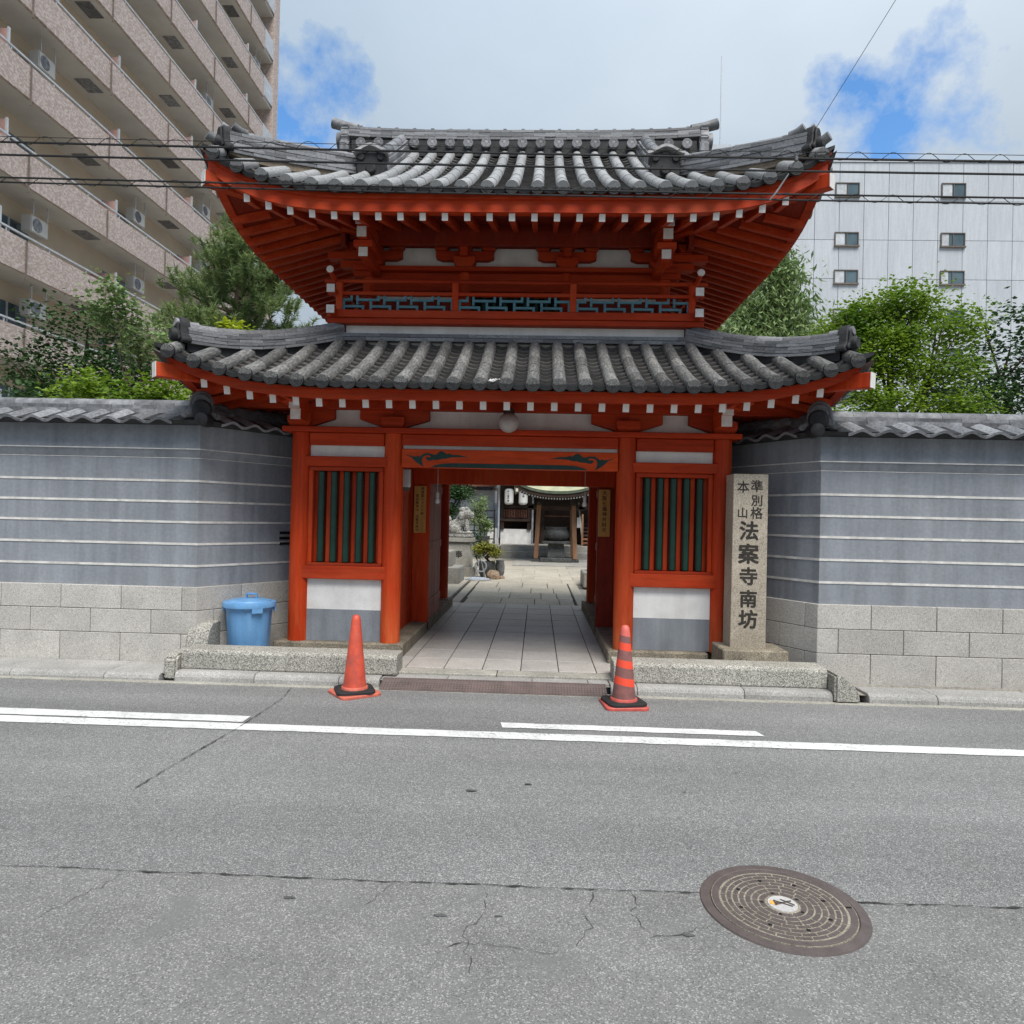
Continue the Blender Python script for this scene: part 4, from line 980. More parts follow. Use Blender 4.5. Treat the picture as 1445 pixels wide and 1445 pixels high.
for s_ in (-1, 1):
    for z, yf, hw, hh in ((4.645, 7.12, .054, .055), (4.525, 7.16, .048, .052), (4.345, 7.24, .046, .046)):
        n_ = bx('beam_nose', s_*1.58-hw, s_*1.58+hw, yf, 7.95, z-hh, z+hh, 'red')
        bx('end_cap', s_*1.58-hw-.002, s_*1.58+hw+.002, yf-.004, yf, z-hh-.002, z+hh+.002, 'white', 0, n_)
    bx('corner_block', s_*1.58-.10, s_*1.58+.10, 7.22, 7.42, 4.40, 4.465, 'red_beam')
    # stepped arms reaching out under the side eave
    for k, (x1_, z) in enumerate(((.55, 4.50), (.40, 4.40), (.25, 4.30))):
        bx('side_arm', min(s_*1.6, s_*(1.6+x1_)), max(s_*1.6, s_*(1.6+x1_)), 7.86, 7.98, z, z+.08, 'red_beam')
# crumbled white mortar caught at the eave between two roll tiles
mb = MB(); rnd = random.Random(9)
for k in range(9):
    x, y = -.105+rnd.uniform(-.045, .045), 6.36+rnd.uniform(-.05, .09); r_ = rnd.uniform(.010, .026); z = RL.z(x, y)+.03
    mb.lathe([(.001, -r_*.6), (r_*.9, -r_*.3), (r_*rnd.uniform(.6, 1), r_*.25), (.001, r_*rnd.uniform(.4, .8))], 6, (x, y, z), cap=False)
add('mortar_crumbs', mb, 'plaster', lower, kind='stuff')
# ------------------------------------------------------------------ boundary walls
class Path:
    def __init__(s, pts):
        s.p = [V((x, y, 0)) for x, y in pts]; s.l = [(b-a).length for a, b in zip(s.p[:-1], s.p[1:])]; s.tot = sum(s.l)
        s.d = [(b-a).normalized() for a, b in zip(s.p[:-1], s.p[1:])]; s.n = [V((d.y, -d.x, 0)) for d in s.d]
        s.cum = [0]
        for l in s.l: s.cum.append(s.cum[-1]+l)
    def mit(s, i):
        if i == 0: return s.n[0]
        if i == len(s.p)-1: return s.n[-1]
        b = (s.n[i-1]+s.n[i]).normalized(); return b/b.dot(s.n[i])
    def at(s, t):
        for i, l in enumerate(s.l):
            if t <= s.cum[i+1]+1e-9: return s.p[i]+s.d[i]*(t-s.cum[i]), s.n[i], s.d[i]
        return s.p[-1], s.n[-1], s.d[-1]
    def sub(s, a, b):
        o = [(s.at(a)[0], s.at(a)[1])] + [(s.p[i], s.mit(i)) for i in range(1, len(s.p)-1) if a+1e-4 < s.cum[i] < b-1e-4]
        e = s.at(b-1e-6); return o+[(e[0], e[1])]
    def sweep(s, sec, a=0, b=None):
        q = s.sub(a, s.tot if b is None else b); n = len(sec); mb = MB(); vs = []
        for p, m_ in q:
            for o, z in sec: vs.append((p.x+m_.x*o, p.y+m_.y*o, z))
        fs = [tuple(range(n)), tuple(range((len(q)-1)*n+n-1, (len(q)-1)*n-1, -1))]
        for i in range(len(q)-1):
            for k in range(n): a_ = i*n+k; b_ = i*n+(k+1) % n; fs.append((a_, b_, b_+n, a_+n))
        return mb.add(vs, fs)
LINES = (1.885, 1.677, 1.47, 1.25, 1.03)
def capmesh():
    mb = MB(); n = 10; vs = []
    for y in (0, 1):
        for k in range(n+1):
            x = -.5+k/n; z = .5*sin(2*pi*(x+.25))*(.9 if y == 0 else .8)
            vs.append((x, y, z))
    for k in range(n+1):
        x = -.5+k/n; vs.append((x, 0, .5*sin(2*pi*(x+.25))*.9-.55))
    return mb.add(vs, [(k, k+1, k+n+2, k+n+1) for k in range(n)]+[(k+2*n+2, k+2*n+3, k+1, k) for k in range(n)])
CAPT = shared('coping_tile', capmesh(), 'tile_ridge', smooth=True)
def wall(pts, corner_i, label):
    P = Path(pts); c_ = P.p[corner_i]
    o = thing('plaster_wall', (c_.x, c_.y, 0), label, 'wall')
    add('plaster_body', P.sweep([(-.42, .5), (0, .5), (0, 2.115), (.045, 2.205), (.045, 2.44), (-.465, 2.44), (-.465, 2.2), (-.42, 2.1)]), 'wallgrey', o)
    for z in LINES: add('white_line', P.sweep([(-.01, z-.011), (.006, z-.011), (.006, z+.011), (-.01, z+.011)]), 'line', o)
    add('edge_line', P.sweep([(.03, 2.198), (.0485, 2.198), (.0485, 2.208), (.03, 2.208)]), 'line', o)
    add('edge_line', P.sweep([(-.01, 2.112), (.004, 2.112), (.004, 2.118), (-.01, 2.118)]), 'line', o)
    # stone base in three courses of blocks
    ck = P.cum[corner_i]
    for k, (z0_, z1_) in enumerate(((.05, .345), (.35, .582), (.587, .82))):
        step = .62; off = (.31 if k % 2 else 0)+.18
        cuts_ = sorted([t for t in [ck+off-step*.5+step*q for q in range(-20, 21)] if .1 < t < P.tot-.1])
        cuts_ = [0]+cuts_+[P.tot]
        for a, b in zip(cuts_[:-1], cuts_[1:]):
            if b-a > .05: add('stone_block', P.sweep([(-.3, z0_), (.035, z0_), (.035, z1_), (-.3, z1_)], a+.0025, b-.0025), 'granite', o, bevel=.004)
    add('stone_core', P.sweep([(-.3, .05), (.027, .05), (.027, .815), (-.3, .815)]), 'crack', o)
    # tiled coping
    cp = add('coping', P.sweep([(.20, 2.44), (.23, 2.47), (-.14, 2.60), (-.28, 2.60), (-.65, 2.47), (-.62, 2.44)]), 'tile_dark', o)
    n = int(P.tot/.25)
    for q in range(n):
        t = (q+.5)*P.tot/n; p, nn, d = P.at(t)
        if abs(t-ck) < .09: continue
        for sd_ in (1, -1):
            e0, e1 = (.245, -.12) if sd_ > 0 else (-.665, -.30)
            place('coping_tile', CAPT, cp, frame_m(V((p.x+nn.x*e0, p.y+nn.y*e0, 2.475)), V((p.x+nn.x*e1, p.y+nn.y*e1, 2.605)), (0, 0, 1), .25, .05))
    for k, (w_, z0_, z1_) in enumerate(((.14, 2.575, 2.62), (.12, 2.62, 2.66))):
        m_ = max(2, int(P.tot/.45))
        for q in range(m_):
            a, b = P.tot*q/m_+.002, P.tot*(q+1)/m_-.002
            add('ridge_course', P.sweep([(-.21-w_, z0_), (-.21+w_, z0_), (-.21+w_, z1_-.003), (-.21-w_, z1_-.003)], a, b), 'tile_ridge', cp)
    m_ = int(P.tot/.42)
    for q in range(m_):
        a, b = P.tot*q/m_, P.tot*(q+1)/m_-.003
        sec = [(-.21+.085*cos(pi*k/8), 2.66+.07*sin(pi*k/8)) for k in range(9)]
        add('ridge_roll', P.sweep(sec, a, b), 'tile_ridge', cp, smooth=True)
    b_ = (P.n[corner_i-1]+P.n[corner_i]).normalized()
    pos = c_+b_*.20; oni(cp, V((pos.x, pos.y, 2.50)), b_, .36, .27, boss=True, mt='tile')
    add('corner_boss', MB().lathe([(.001, .03), (.05, .03), (.066, .018), (.066, -.12)], 16, (c_.x+b_.x*.30, c_.y+b_.y*.30, 2.475), 'y', cap=False), 'tile_dark', cp, smooth=True)
    return o
wall([(-16, 6.9), (-3.41, 6.9), (-2.67, 8.03)], 1, 'blue grey wall with white lines behind the blue bin, left of the gate')
wl = bpy.data.objects['plaster_wall']
for z in (1.36, 1.30, 1.24):
    p_ = V((-2.83, 7.786, z)); d_ = V((.74, 1.13, 0)).normalized(); add('vent_slot', MB().beam(p_-d_*.09, p_+d_*.07, .02, .03), 'hole', wl)
wall([(2.06, 8.07), (2.75, 6.9), (16, 6.9)], 1, 'blue grey wall with white lines behind the stone stele, right of the gate')

# ------------------------------------------------------------------ low granite parapets
def parapet(nm, x0, x1, label, left):
    o = thing(nm, ((x0+x1)/2, 6.65, 0), label, 'parapet')
    add('long_stone', MB().prismx([(6.50, .085), (6.485, .10), (6.485, .245), (6.50, .268), (6.52, .275), (6.77, .275), (6.79, .262), (6.79, .085)], x0, x1), 'granite_rough', o, bevel=.006)
    if left:
        add('end_stone', MB().prismx([(6.42, .0), (6.42, .20), (6.46, .235), (6.80, .235), (6.80, .0)], -3.47, -3.342), 'granite_rough', o, bevel=.02)
        pl = [(6.80, .05)]+[(6.80+.16*(1-cos(a)), .22+.25*sin(a)) for a in [pi/2*k/6 for k in range(7)]]+[(7.1, .47), (7.1, .05)]
        add('curved_stone', MB().prismx(pl, -3.46, -3.24), 'granite_rough', o, bevel=.012)
    else:
        pl = [(x1+.005, .0), (x1+.005, .255), (x1+.05, .25), (x1+.12, .20), (x1+.19, .14), (x1+.225, .07), (x1+.235, .0)]
        add('end_stone', MB().prism(pl, 6.33, 6.62), 'granite_rough', o, bevel=.02)
    return o
parapet('granite_parapet', -3.335, -1.285, 'long low granite parapet between the blue bin and the road', True)
parapet('granite_parapet', .735, 2.68, 'long low granite parapet in front of the stone stele', False)

# ------------------------------------------------------------------ stone stele
st = thing('stone_stele', (2.1, 7.09, 0), 'tall inscribed granite stele on a brown stone plinth beside the gate', 'stele')
add('plinth', MB().box(1.815, 2.44, 6.80, 7.25, .06, .365), 'stele_base', st, bevel=.012)
sh = MB(); a = [(1.92, 6.95), (2.265, 6.95), (2.265, 7.22), (1.92, 7.22)]
sh.add([(x, y, .36) for x, y in a]+[(x+(.004 if x < 2 else -.004), y, 2.072) for x, y in a],
       [(0,3,2,1), (4,5,6,7)]+[(i, (i+1) % 4, (i+1) % 4+4, i+4) for i in range(4)])
shaft = add('shaft', sh, 'stele', st, bevel=.004)
for ch, x, z, s_ in (('準', 2.150, 1.955, .118), ('本', 2.018, 1.945, .118), ('別', 2.152, 1.812, .112), ('格', 2.153, 1.69, .118), ('山', 2.016, 1.69, .105),
                     ('法', 2.082, 1.515, .185), ('案', 2.082, 1.288, .195), ('寺', 2.085, 1.068, .175), ('南', 2.088, .845, .17), ('坊', 2.088, .645, .18)):
    char(shaft, ch, x, 6.9488, z, s_*1.05, 'carve', .034 if s_ > .15 else .018)

# ------------------------------------------------------------------ blue bin
bn = thing('lidded_bin', (-2.945, 7.1, .06), 'blue plastic bin with lid behind the granite parapet', 'bin')
C_ = (-2.945, 7.1, 0); body = MB(); n = 48; prof_ = [(.185, .06), (.192, .075), (.222, .53), (.226, .56), (.232, .565), (.236, .60), (.228, .605)]
for r, z in prof_:
    for k in range(n):
        a = 2*pi*k/n; rr_ = r-(.006 if (k % 6 in (0, 1)) and .07 < z < .54 else 0); body.v.append((C_[0]+rr_*cos(a), C_[1]+rr_*sin(a), z))
for i in range(len(prof_)-1):
    for k in range(n): a, b = i*n+k, i*n+(k+1) % n; body.f.append((a, b, b+n, a+n))
body.f.append(tuple(range(n-1, -1, -1)))
add('bin_body', body, 'bin', bn, smooth=True)
lid = add('lid', MB().lathe([(.235, .598), (.263, .592), (.266, .612), (.258, .638), (.235, .645), (.215, .640), (.205, .652), (.12, .668), (.001, .672)], 48, C_, cap=False), 'bin', bn, smooth=True)
hp = [(-.065, .664), (-.055, .715), (-.05, .722), (.05, .722), (.055, .715), (.065, .664), (.05, .664), (.043, .703), (-.043, .703), (-.05, .664)]
add('lid_handle', MB().prism([(C_[0]+.02+x, z) for x, z in hp], 7.085, 7.115), 'bin', lid, bevel=.004)
for a in (radians(-50), radians(180), radians(20)):
    cx2, cy2 = C_[0]+.247*cos(a), C_[1]+.247*sin(a); t = V((-sin(a), cos(a), 0)); d = V((cos(a), sin(a), 0))
    c0 = V((cx2, cy2, .575))
    add('side_clip', MB().beam(c0-t*.055, c0+t*.055, .028, .07, (0, 0, 1)), 'bin', bn, bevel=.008)

bn.scale = (1, 1, 1.05)
# ------------------------------------------------------------------ traffic cones
def cone_mat(name, a, b_, striped):
    mt, t, b = base_tree(name); co = coords(t, False)
    c = rmp(t, nz(t, co, 9, 6, .65), [(.35, b_), (.66, a)])
    c = mixc(t, mth('MULTIPLY', rmp(t, nz(t, co, 16, 7, .7, (1, 1, .4)), [(.52, 0.0), (.70, 1.0)]), .55, t), c, (.20, .10, .085))
    if striped:
        sp_ = t.nodes.new('ShaderNodeSeparateXYZ'); t.links.new(co, sp_.inputs[0])
        zz_ = mth('ADD', sp_.outputs[2], mth('MULTIPLY', sp_.outputs[0], .18, t), t)
        ph = mth('FRACT', mth('DIVIDE', mth('SUBTRACT', zz_, .185, t), .147, t), None, t)
        band = mth('MULTIPLY', mth('LESS_THAN', ph, .43, t), mth('MULTIPLY', mth('GREATER_THAN', zz_, .185, t), mth('LESS_THAN', zz_, .58, t), t), t)
        dirt = rmp(t, nz(t, co, 14, 5, .6), [(.35, (.16, .075, .07)), (.7, (.27, .10, .085))])
        dirt = mixc(t, mth('GREATER_THAN', zz_, .60, t), dirt, (.62, .13, .10))
        c = mixc(t, band, dirt, (.75, .07, .03))
    t.links.new(c, b.inputs['Base Color']); b.inputs['Roughness'].default_value = .5
    bump(t, b, nz(t, co, 40, 4), .1, .004); return mt
M['cone_a'] = cone_mat('sun_faded_orange', (.68, .095, .045), (.42, .058, .035), False)
M['cone_b'] = cone_mat('dirty_cone_with_tape', (.5, .1, .07), (.3, .08, .06), True)
M['cone_base'] = mat('faded_cone_base', (.62, .17, .11), (.45, .10, .07), 9, .55, .1, 40, .1, None, .3, 0)
M['cone_base_r'] = mat('red_cone_base', (.58, .115, .09), (.40, .075, .06), 9, .55, .1, 40, .1, None, .3, 0)
def rounded(cx2, cy2, hw, r, rot, n=6):
    o = []
    for q, (sx, sy) in enumerate(((1, 1), (-1, 1), (-1, -1), (1, -1))):
        for k in range(n+1):
            a = pi/2*q+pi/2*k/n; x, y = sx*(hw-r)+r*cos(a), sy*(hw-r)+r*sin(a)
            o.append((cx2+x*cos(rot)-y*sin(rot), cy2+x*sin(rot)+y*cos(rot)))
    return o
def slab_poly(pl, z0_, z1_, ins=.006):
    n = len(pl); c = (sum(p[0] for p in pl)/n, sum(p[1] for p in pl)/n)
    sc_ = lambda f: [(c[0]+(x-c[0])*f, c[1]+(y-c[1])*f) for x, y in pl]
    lay = [(pl, z0_), (pl, z1_-.006), (sc_(.97), z1_)]
    vs = [(x, y, z) for q, z in lay for x, y in q]
    return MB().add(vs, [tuple(range(n-1, -1, -1)), tuple(range(2*n, 3*n))]+[(j*n+i, j*n+(i+1) % n, (j+1)*n+(i+1) % n, (j+1)*n+i) for j in range(2) for i in range(n)])
def cone(x, y, label, mt, bm, rot, rotw, h=.70):
    o = thing('traffic_cone', (x, y, 0), label, 'traffic cone', 'traffic cones at the gateway')
    add('base_plate', slab_poly(rounded(x, y, .185, .05, rot), .002, .026), bm, o, smooth=True)
    add('rubber_weight', MB().add([], []), 'black_rubber', o) if False else None
    pl = rounded(x, y, .168, .07, rotw); n = len(pl); inn = [(x+.118*cos(atan2(b-y, a-x)), y+.118*sin(atan2(b-y, a-x))) for a, b in pl]
    vs = [(a, b, .027) for a, b in pl]+[(a, b, .044) for a, b in pl]+[(x+(a-x)*.95, y+(b-y)*.95, .051) for a, b in pl]+[(a, b, .051) for a, b in inn]+[(a, b, .027) for a, b in inn]
    add('rubber_weight', MB().add(vs, [(j*n+i, j*n+(i+1) % n, (j+1)*n+(i+1) % n, (j+1)*n+i) for j in range(4) for i in range(n)]), 'black_rubber', o, smooth=True)
    add('base_ring', MB().lathe([(.118, .03), (.117, .062), (.112, .070), (.100, .074)], 32, (x, y, 0), cap=False), bm, o, smooth=True)
    add('cone_body', MB().lathe([(.103, .068), (.098, .10), (.040, h-.045), (.033, h-.016), (.022, h-.004), (.010, h), (.001, h)], 36, (x, y, 0), cap=False), mt, o, smooth=True)
    return o
cone(-1.585, 6.14, 'plain faded orange traffic cone at the left end of the grating', 'cone_a', 'cone_base', radians(38), radians(22))
cone(.775, 6.04, 'dirty traffic cone with red spiral tape at the right end of the grating', 'cone_b', 'cone_base_r', radians(6), radians(14), .69)

# ------------------------------------------------------------------ signs, lamps
def sign(nm, x0, x1, z0_, z1_, cols, label, size):
    o = thing(nm, ((x0+x1)/2, 8.85, z0_), label, 'sign')
    bd = add('board', MB().box(x0, x1, 8.828, 8.856, z0_, z1_), 'wood_sign', o, bevel=.003)
    for x, zt, txt, s_ in cols:
        for k, ch in enumerate(txt):
            if ch != ' ': char(bd, ch, x, 8.8268, zt-k*s_*1.08, s_, 'ink', .01)
sign('wooden_sign', -1.573, -1.420, 1.368, 1.964, [(-1.467, 1.930, '摂津国八十八ヶ所', .042), (-1.530, 1.838, '準別格本山 法案寺南坊', .040)], 'narrow wooden sign with two columns of characters on left jamb', .04)
sign('wooden_sign', .766, .913, 1.373, 1.968, [(.840, 1.925, '大阪七福神弁財天', .062)], 'narrow wooden sign with one column of characters on right jamb', .06)
gl = thing('globe_lamp', (-.318, 7.2, 2.46), 'round opal globe lamp hanging under the eave over the doorway', 'lamp')
add('globe', MB().lathe([(.001, -.105)]+[(.105*sin(pi*k/14), -.105*cos(pi*k/14)) for k in range(1, 13)]+[(.045, .098)], 28, (-.318, 7.17, 2.566), cap=False), 'glass_globe', gl, smooth=True)
add('collar', MB().lathe([(.05, .085), (.058, .095), (.055, .135), (.03, .15), (.001, .155)], 20, (-.318, 7.17, 2.566), cap=False), 'wood', gl, smooth=True)
add('bracket', MB().tube([(-.318, 7.17, 2.71), (-.318, 7.19, 2.745), (-.318, 7.34, 2.76)], .014, 8), 'wood', gl, smooth=True)
for x, lb in ((-1.155, 'bare bulb on a thin cord near the left door leaf'), (.535, 'bare bulb on a thin cord near the right door jamb')):
    o = thing('hanging_bulb', (x, 8.0, 1.74), lb, 'light bulb')
    add('cord', MB().tube([(x, 8.0, 2.46), (x, 8.0, 1.85)], .0028, 6), 'plastic_white', o)
    add('socket', MB().lathe([(.012, 1.86), (.02, 1.85), (.02, 1.80), (.014, 1.795)], 12, (x, 8.0, 0)), 'plastic_white', o, smooth=True)
    add('bulb', MB().lathe([(.013, 1.80), (.02, 1.785), (.03, 1.76), (.027, 1.738), (.012, 1.727), (.001, 1.726)], 14, (x, 8.0, 0), cap=False), 'bulb', o, smooth=True)
o = thing('meter_box', (-1.457, 7.7, 1.89), 'small off white box fixed beside the left door post', 'box')
add('case', MB().box(-1.502, -1.418, 7.66, 7.74, 1.90, 2.10), 'plastic_white', o, bevel=.008); add('sensor', MB().box(-1.492, -1.43, 7.67, 7.73, 1.86, 1.90), 'frame', o, bevel=.005)

# ------------------------------------------------------------------ overhead cables
def cable(nm, z_l, z_r, r, y, label, x0=-26, x1=26, mtl='cable'):
    # through (-3.23, z_l) and (2.59, z_r), sagging gently
    sl = (z_r-z_l)/5.82; pts = []
    for k in range(53):
        x = x0+(x1-x0)*k/52; pts.append((x, y, z_l+sl*(x+3.23)+.0007*((x+.32)**2-8.4)))
    o = add(nm, MB().tube(pts, r, 6), mtl, loc=(0, y, z_l), smooth=True); tag(o, label, 'cable', 'overhead cables'); return o
cable('overhead_cable', 4.732, 4.644, .003, 5.8, 'thin support wire, topmost of the overhead cables')
cable('overhead_cable', 4.684, 4.592, .010, 5.8, 'black overhead cable just below the thin support wire')
cable('overhead_cable', 4.575, 4.487, .0098, 5.8, 'single black overhead cable crossing the upper roof tiles')
cable('overhead_cable', 4.381, 4.295, .0085, 5.8, 'upper black cable of the pair crossing the upper eave fascia')
cable('overhead_cable', 4.339, 4.248, .0078, 5.8, 'lower black cable of the pair crossing the upper eave fascia')
def spiral(za, zb, sl, label):
    pts = []
    for k in range(900):
        x = -6+12*k/899; a = 2*pi*x/.285; zc = (za+zb)/2+sl*(x+3.23); h = abs(za-zb)/2+.012
        pts.append((x, 5.8+.012*sin(a), zc+h*cos(a)))
    o = add('lashing_wire', MB().tube(pts, .0026, 4), 'cable', loc=(0, 5.8, za)); tag(o, label, 'wire', 'cable lashing wires')
spiral(4.732, 4.684, -.0155, 'thin wire coiled round the topmost overhead cable')
spiral(4.381, 4.339, -.0150, 'thin wire coiled round the lower pair of cables')
gw = thing('guy_wire', (1.884, 5.8, 4.27), 'thin slanting guy wire clamped to the cables at upper right', 'wire')
add('wire', MB().tube([(1.884, 5.8, 4.29), (2.39, 5.8, 5.146), (4.4, 5.8, 8.55)], .0025, 5), 'cable', gw)
add('clamp', MB().tube([(1.85, 5.795, 4.25), (1.90, 5.795, 4.31), (2.0, 5.795, 4.47)], [.006, .009, .004], 8), 'tile_ridge', gw, smooth=True)
add('insulator', MB().lathe([(.004, 0), (.016, .01), (.016, .04), (.004, .05)], 10, (2.06, 5.8, 4.57)), 'tile_ridge', gw, smooth=True)
# ------------------------------------------------------------------ courtyard beyond the gate
def blob_mesh(name, items, voxel, rough=.0, freq=8):
    """ellipsoids fused into one continuous skin, with carved relief"""
    bm = bmesh.new()
    for c, r, rot in items:
        Mx = Matrix.Translation(c) @ Matrix.Rotation(rot, 4, 'Y') @ Matrix.Diagonal((r[0], r[1], r[2], 1))
        bmesh.ops.create_icosphere(bm, subdivisions=3, radius=1, matrix=Mx)
    me = bpy.data.meshes.new('tmp'); bm.to_mesh(me); bm.free()
    o = bpy.data.objects.new('tmp', me); col.objects.link(o); md = o.modifiers.new('r', 'REMESH'); md.mode = 'VOXEL'; md.voxel_size = voxel
    me2 = bpy.data.meshes.new_from_object(o.evaluated_get(bpy.context.evaluated_depsgraph_get())); bpy.data.objects.remove(o)
    if rough:
        for v in me2.vertices:
            k = noise.noise(v.co*freq)+.5*noise.noise(v.co*freq*2.3); v.co += v.normal*rough*k
    me2.name = name
    for p in me2.polygons: p.use_smooth = True
    return me2
LX, LY = -1.93, 17.5
ln = thing('lion_dog_statue', (LX, LY, 1.05), 'weathered stone lion dog sitting on its pedestal in the courtyard', 'statue')
its = [((-.10, 0, .20), (.17, .13, .18), .3), ((.02, 0, .33), (.15, .13, .22), .35), ((.13, 0, .50), (.16, .15, .16), 0), ((.25, 0, .48), (.09, .10, .08), 0), ((.27, 0, .42), (.07, .08, .04), .1),
       ((.06, 0, .60), (.11, .13, .08), 0), ((.15, .09, .64), (.04, .03, .05), 0), ((.15, -.09, .64), (.04, .03, .05), 0),
       ((.17, .07, .20), (.055, .05, .22), -.06), ((.17, -.07, .20), (.055, .05, .22), -.06), ((.21, .07, .04), (.09, .06, .045), 0), ((.21, -.07, .04), (.09, .06, .045), 0),
       ((-.12, .10, .12), (.15, .07, .13), 0), ((-.12, -.10, .12), (.15, .07, .13), 0), ((-.0, .11, .04), (.13, .055, .045), 0), ((-.0, -.11, .04), (.13, .055, .045), 0),
       ((-.27, 0, .22), (.08, .07, .14), -.35), ((-.30, 0, .36), (.07, .06, .10), -.2), ((.03, .10, .45), (.09, .06, .12), 0), ((.03, -.10, .45), (.09, .06, .12), 0)]
me = blob_mesh('lion_body', its, .011, .0055, 30); me.materials.append(M['stone_dark'])
OFFL = OFF[ln.name]; bo = bpy.data.objects.new('lion_body', me); col.objects.link(bo); bo.parent = ln; bo.location = (0, 0, .085); OFF[bo.name] = OFFL
add('statue_slab', MB().box(LX-.33, LX+.33, LY-.22, LY+.22, 1.055, 1.14), 'stone_dark', ln, bevel=.02)
pd = thing('statue_pedestal', (LX, LY, .1), 'tapered stone pedestal with a carved character under the lion dog', 'pedestal')
def taper(x, y, w0, w1, d0, d1, z0_, z1_):
    return MB().add([(x+a*w0, y+b*d0, z0_) for a, b in ((-1,-1),(1,-1),(1,1),(-1,1))]+[(x+a*w1, y+b*d1, z1_) for a, b in ((-1,-1),(1,-1),(1,1),(-1,1))],
                    [(0,3,2,1),(4,5,6,7),(0,1,5,4),(1,2,6,5),(2,3,7,6),(3,0,4,7)])
add('cap_stone', MB().box(LX-.36, LX+.36, LY-.3, LY+.3, .935, 1.05), 'stone_mid', pd, bevel=.015)
bd = add('body_stone', taper(LX, LY, .315, .265, .28, .24, .33, .935), 'stone_mid', pd, bevel=.01)
char(bd, '奉', LX-.0, LY-.268, .64, .20, 'carve', .012)
add('base_stone', MB().box(LX-.5, LX+.42, LY-.42, LY+.42, .08, .33), 'stone_mid', pd, bevel=.015)
sb = thing('stepped_stones', (-2.0, 15.4, .1), 'stepped stone blocks in front of the lion dog pedestal', 'stone blocks')
for x0, x1, y0, y1, z0_, z1_ in ((-2.9, -1.66, 15.0, 16.1, .1, .46), (-2.9, -1.9, 15.5, 16.4, .46, .79), (-2.9, -2.15, 16.0, 16.8, .79, 1.0)):
    add('stone_block', MB().box(x0, x1, y0, y1, z0_, z1_), 'stone_mid', sb, bevel=.015)
sb = thing('stepped_stones', (1.5, 15.3, .1), 'stepped stone blocks at the right edge of the courtyard opening', 'stone blocks')
for x0, x1, y0, y1, z0_, z1_ in ((1.02, 2.4, 15.1, 16.2, .1, .42), (1.2, 2.4, 15.5, 16.6, .42, .75)):
    add('stone_block', MB().box(x0, x1, y0, y1, z0_, z1_), 'stone_mid', sb, bevel=.015)
# leaf helpers
def leaves_mesh(name, clumps, n, size, aspect, mt, spread, droop=0.0, seed=0, fold=.25):
    rnd = random.Random(seed); vs = []; fs = []
    for (c, r) in clumps:
        for _ in range(n):
            p = V((rnd.gauss(0, 1), rnd.gauss(0, 1), rnd.gauss(0, 1)*.8))*r*spread+V(c)
            d = V((rnd.uniform(-1, 1), rnd.uniform(-1, 1), rnd.uniform(-.6, .5)-droop)).normalized()
            l = size*rnd.uniform(.6, 1.25); sd_ = d.cross(V((rnd.uniform(-.4, .4), rnd.uniform(-.4, .4), 1))).normalized()*l*aspect
            u = sd_.cross(d).normalized()*l*fold*aspect
            k = len(vs); vs += [p, p+d*l*.45+sd_-u*.5, p+d*l, p+d*l*.45-sd_-u*.5, p+d*l*.45+u]
            fs += [(k, k+1, k+4), (k+1, k+2, k+4), (k+2, k+3, k+4), (k+3, k, k+4)]
    me = bpy.data.meshes.new(name); me.from_pydata(vs, [], fs); me.materials.append(M[mt]); return me
def clump_cloud(blobs, per, seed, rmin=.45):
    rnd = random.Random(seed); out_ = []
    for c, r, cr in blobs:
        for _ in range(per):
            d = V((rnd.gauss(0, 1), rnd.gauss(0, 1), rnd.gauss(0, 1))).normalized()*rnd.uniform(rmin, 1.0)
            out_.append((V(c)+V((d.x*r[0], d.y*r[1], d.z*r[2])), cr*rnd.uniform(.7, 1.3)))
    return out_
def tree(nm, base, limbs, blobs, per, n, size, aspect, mt, label, cat='tree', cr=1.0, droop=0, seed=0, group=None, trunk_r=.12, spread=.6):
    o = thing(nm, base, label, cat, group); b = V(base)
    mb = MB(); top = b+V((limbs[0][0], limbs[0][1], limbs[0][2]))
    mb.tube([b-V((0, 0, .1)), b.lerp(top, .35)+V((.05, .03, 0)), b.lerp(top, .7)-V((.06, 0, 0)), top], [trunk_r, trunk_r*.85, trunk_r*.65, trunk_r*.35], 9)
    rnd = random.Random(seed+5)
    for bl in blobs:
        c = V(bl[0]); s0 = b.lerp(top, rnd.uniform(.45, .85))
        mid = s0.lerp(c, .5)+V((rnd.uniform(-.15, .15), rnd.uniform(-.15, .15), rnd.uniform(-.1, .2)))
        mb.tube([s0, mid, c], [trunk_r*.4, trunk_r*.25, trunk_r*.1], 6)
        for _ in range(3):
            e = c+V((rnd.uniform(-1, 1)*bl[1][0], rnd.uniform(-1, 1)*bl[1][1], rnd.uniform(-.6, .9)*bl[1][2])); mb.tube([mid, mid.lerp(e, .6)+V((0, 0, .08)), e], [trunk_r*.2, trunk_r*.12, trunk_r*.04], 5)
    add('trunk', mb, 'bark', o, smooth=True)
    me = leaves_mesh('crown', clump_cloud(blobs, per, seed), n, size, aspect, mt, spread, droop, seed)
    cr_ = add('crown', me, mt, o); cr_.location = -V(base)
    return o
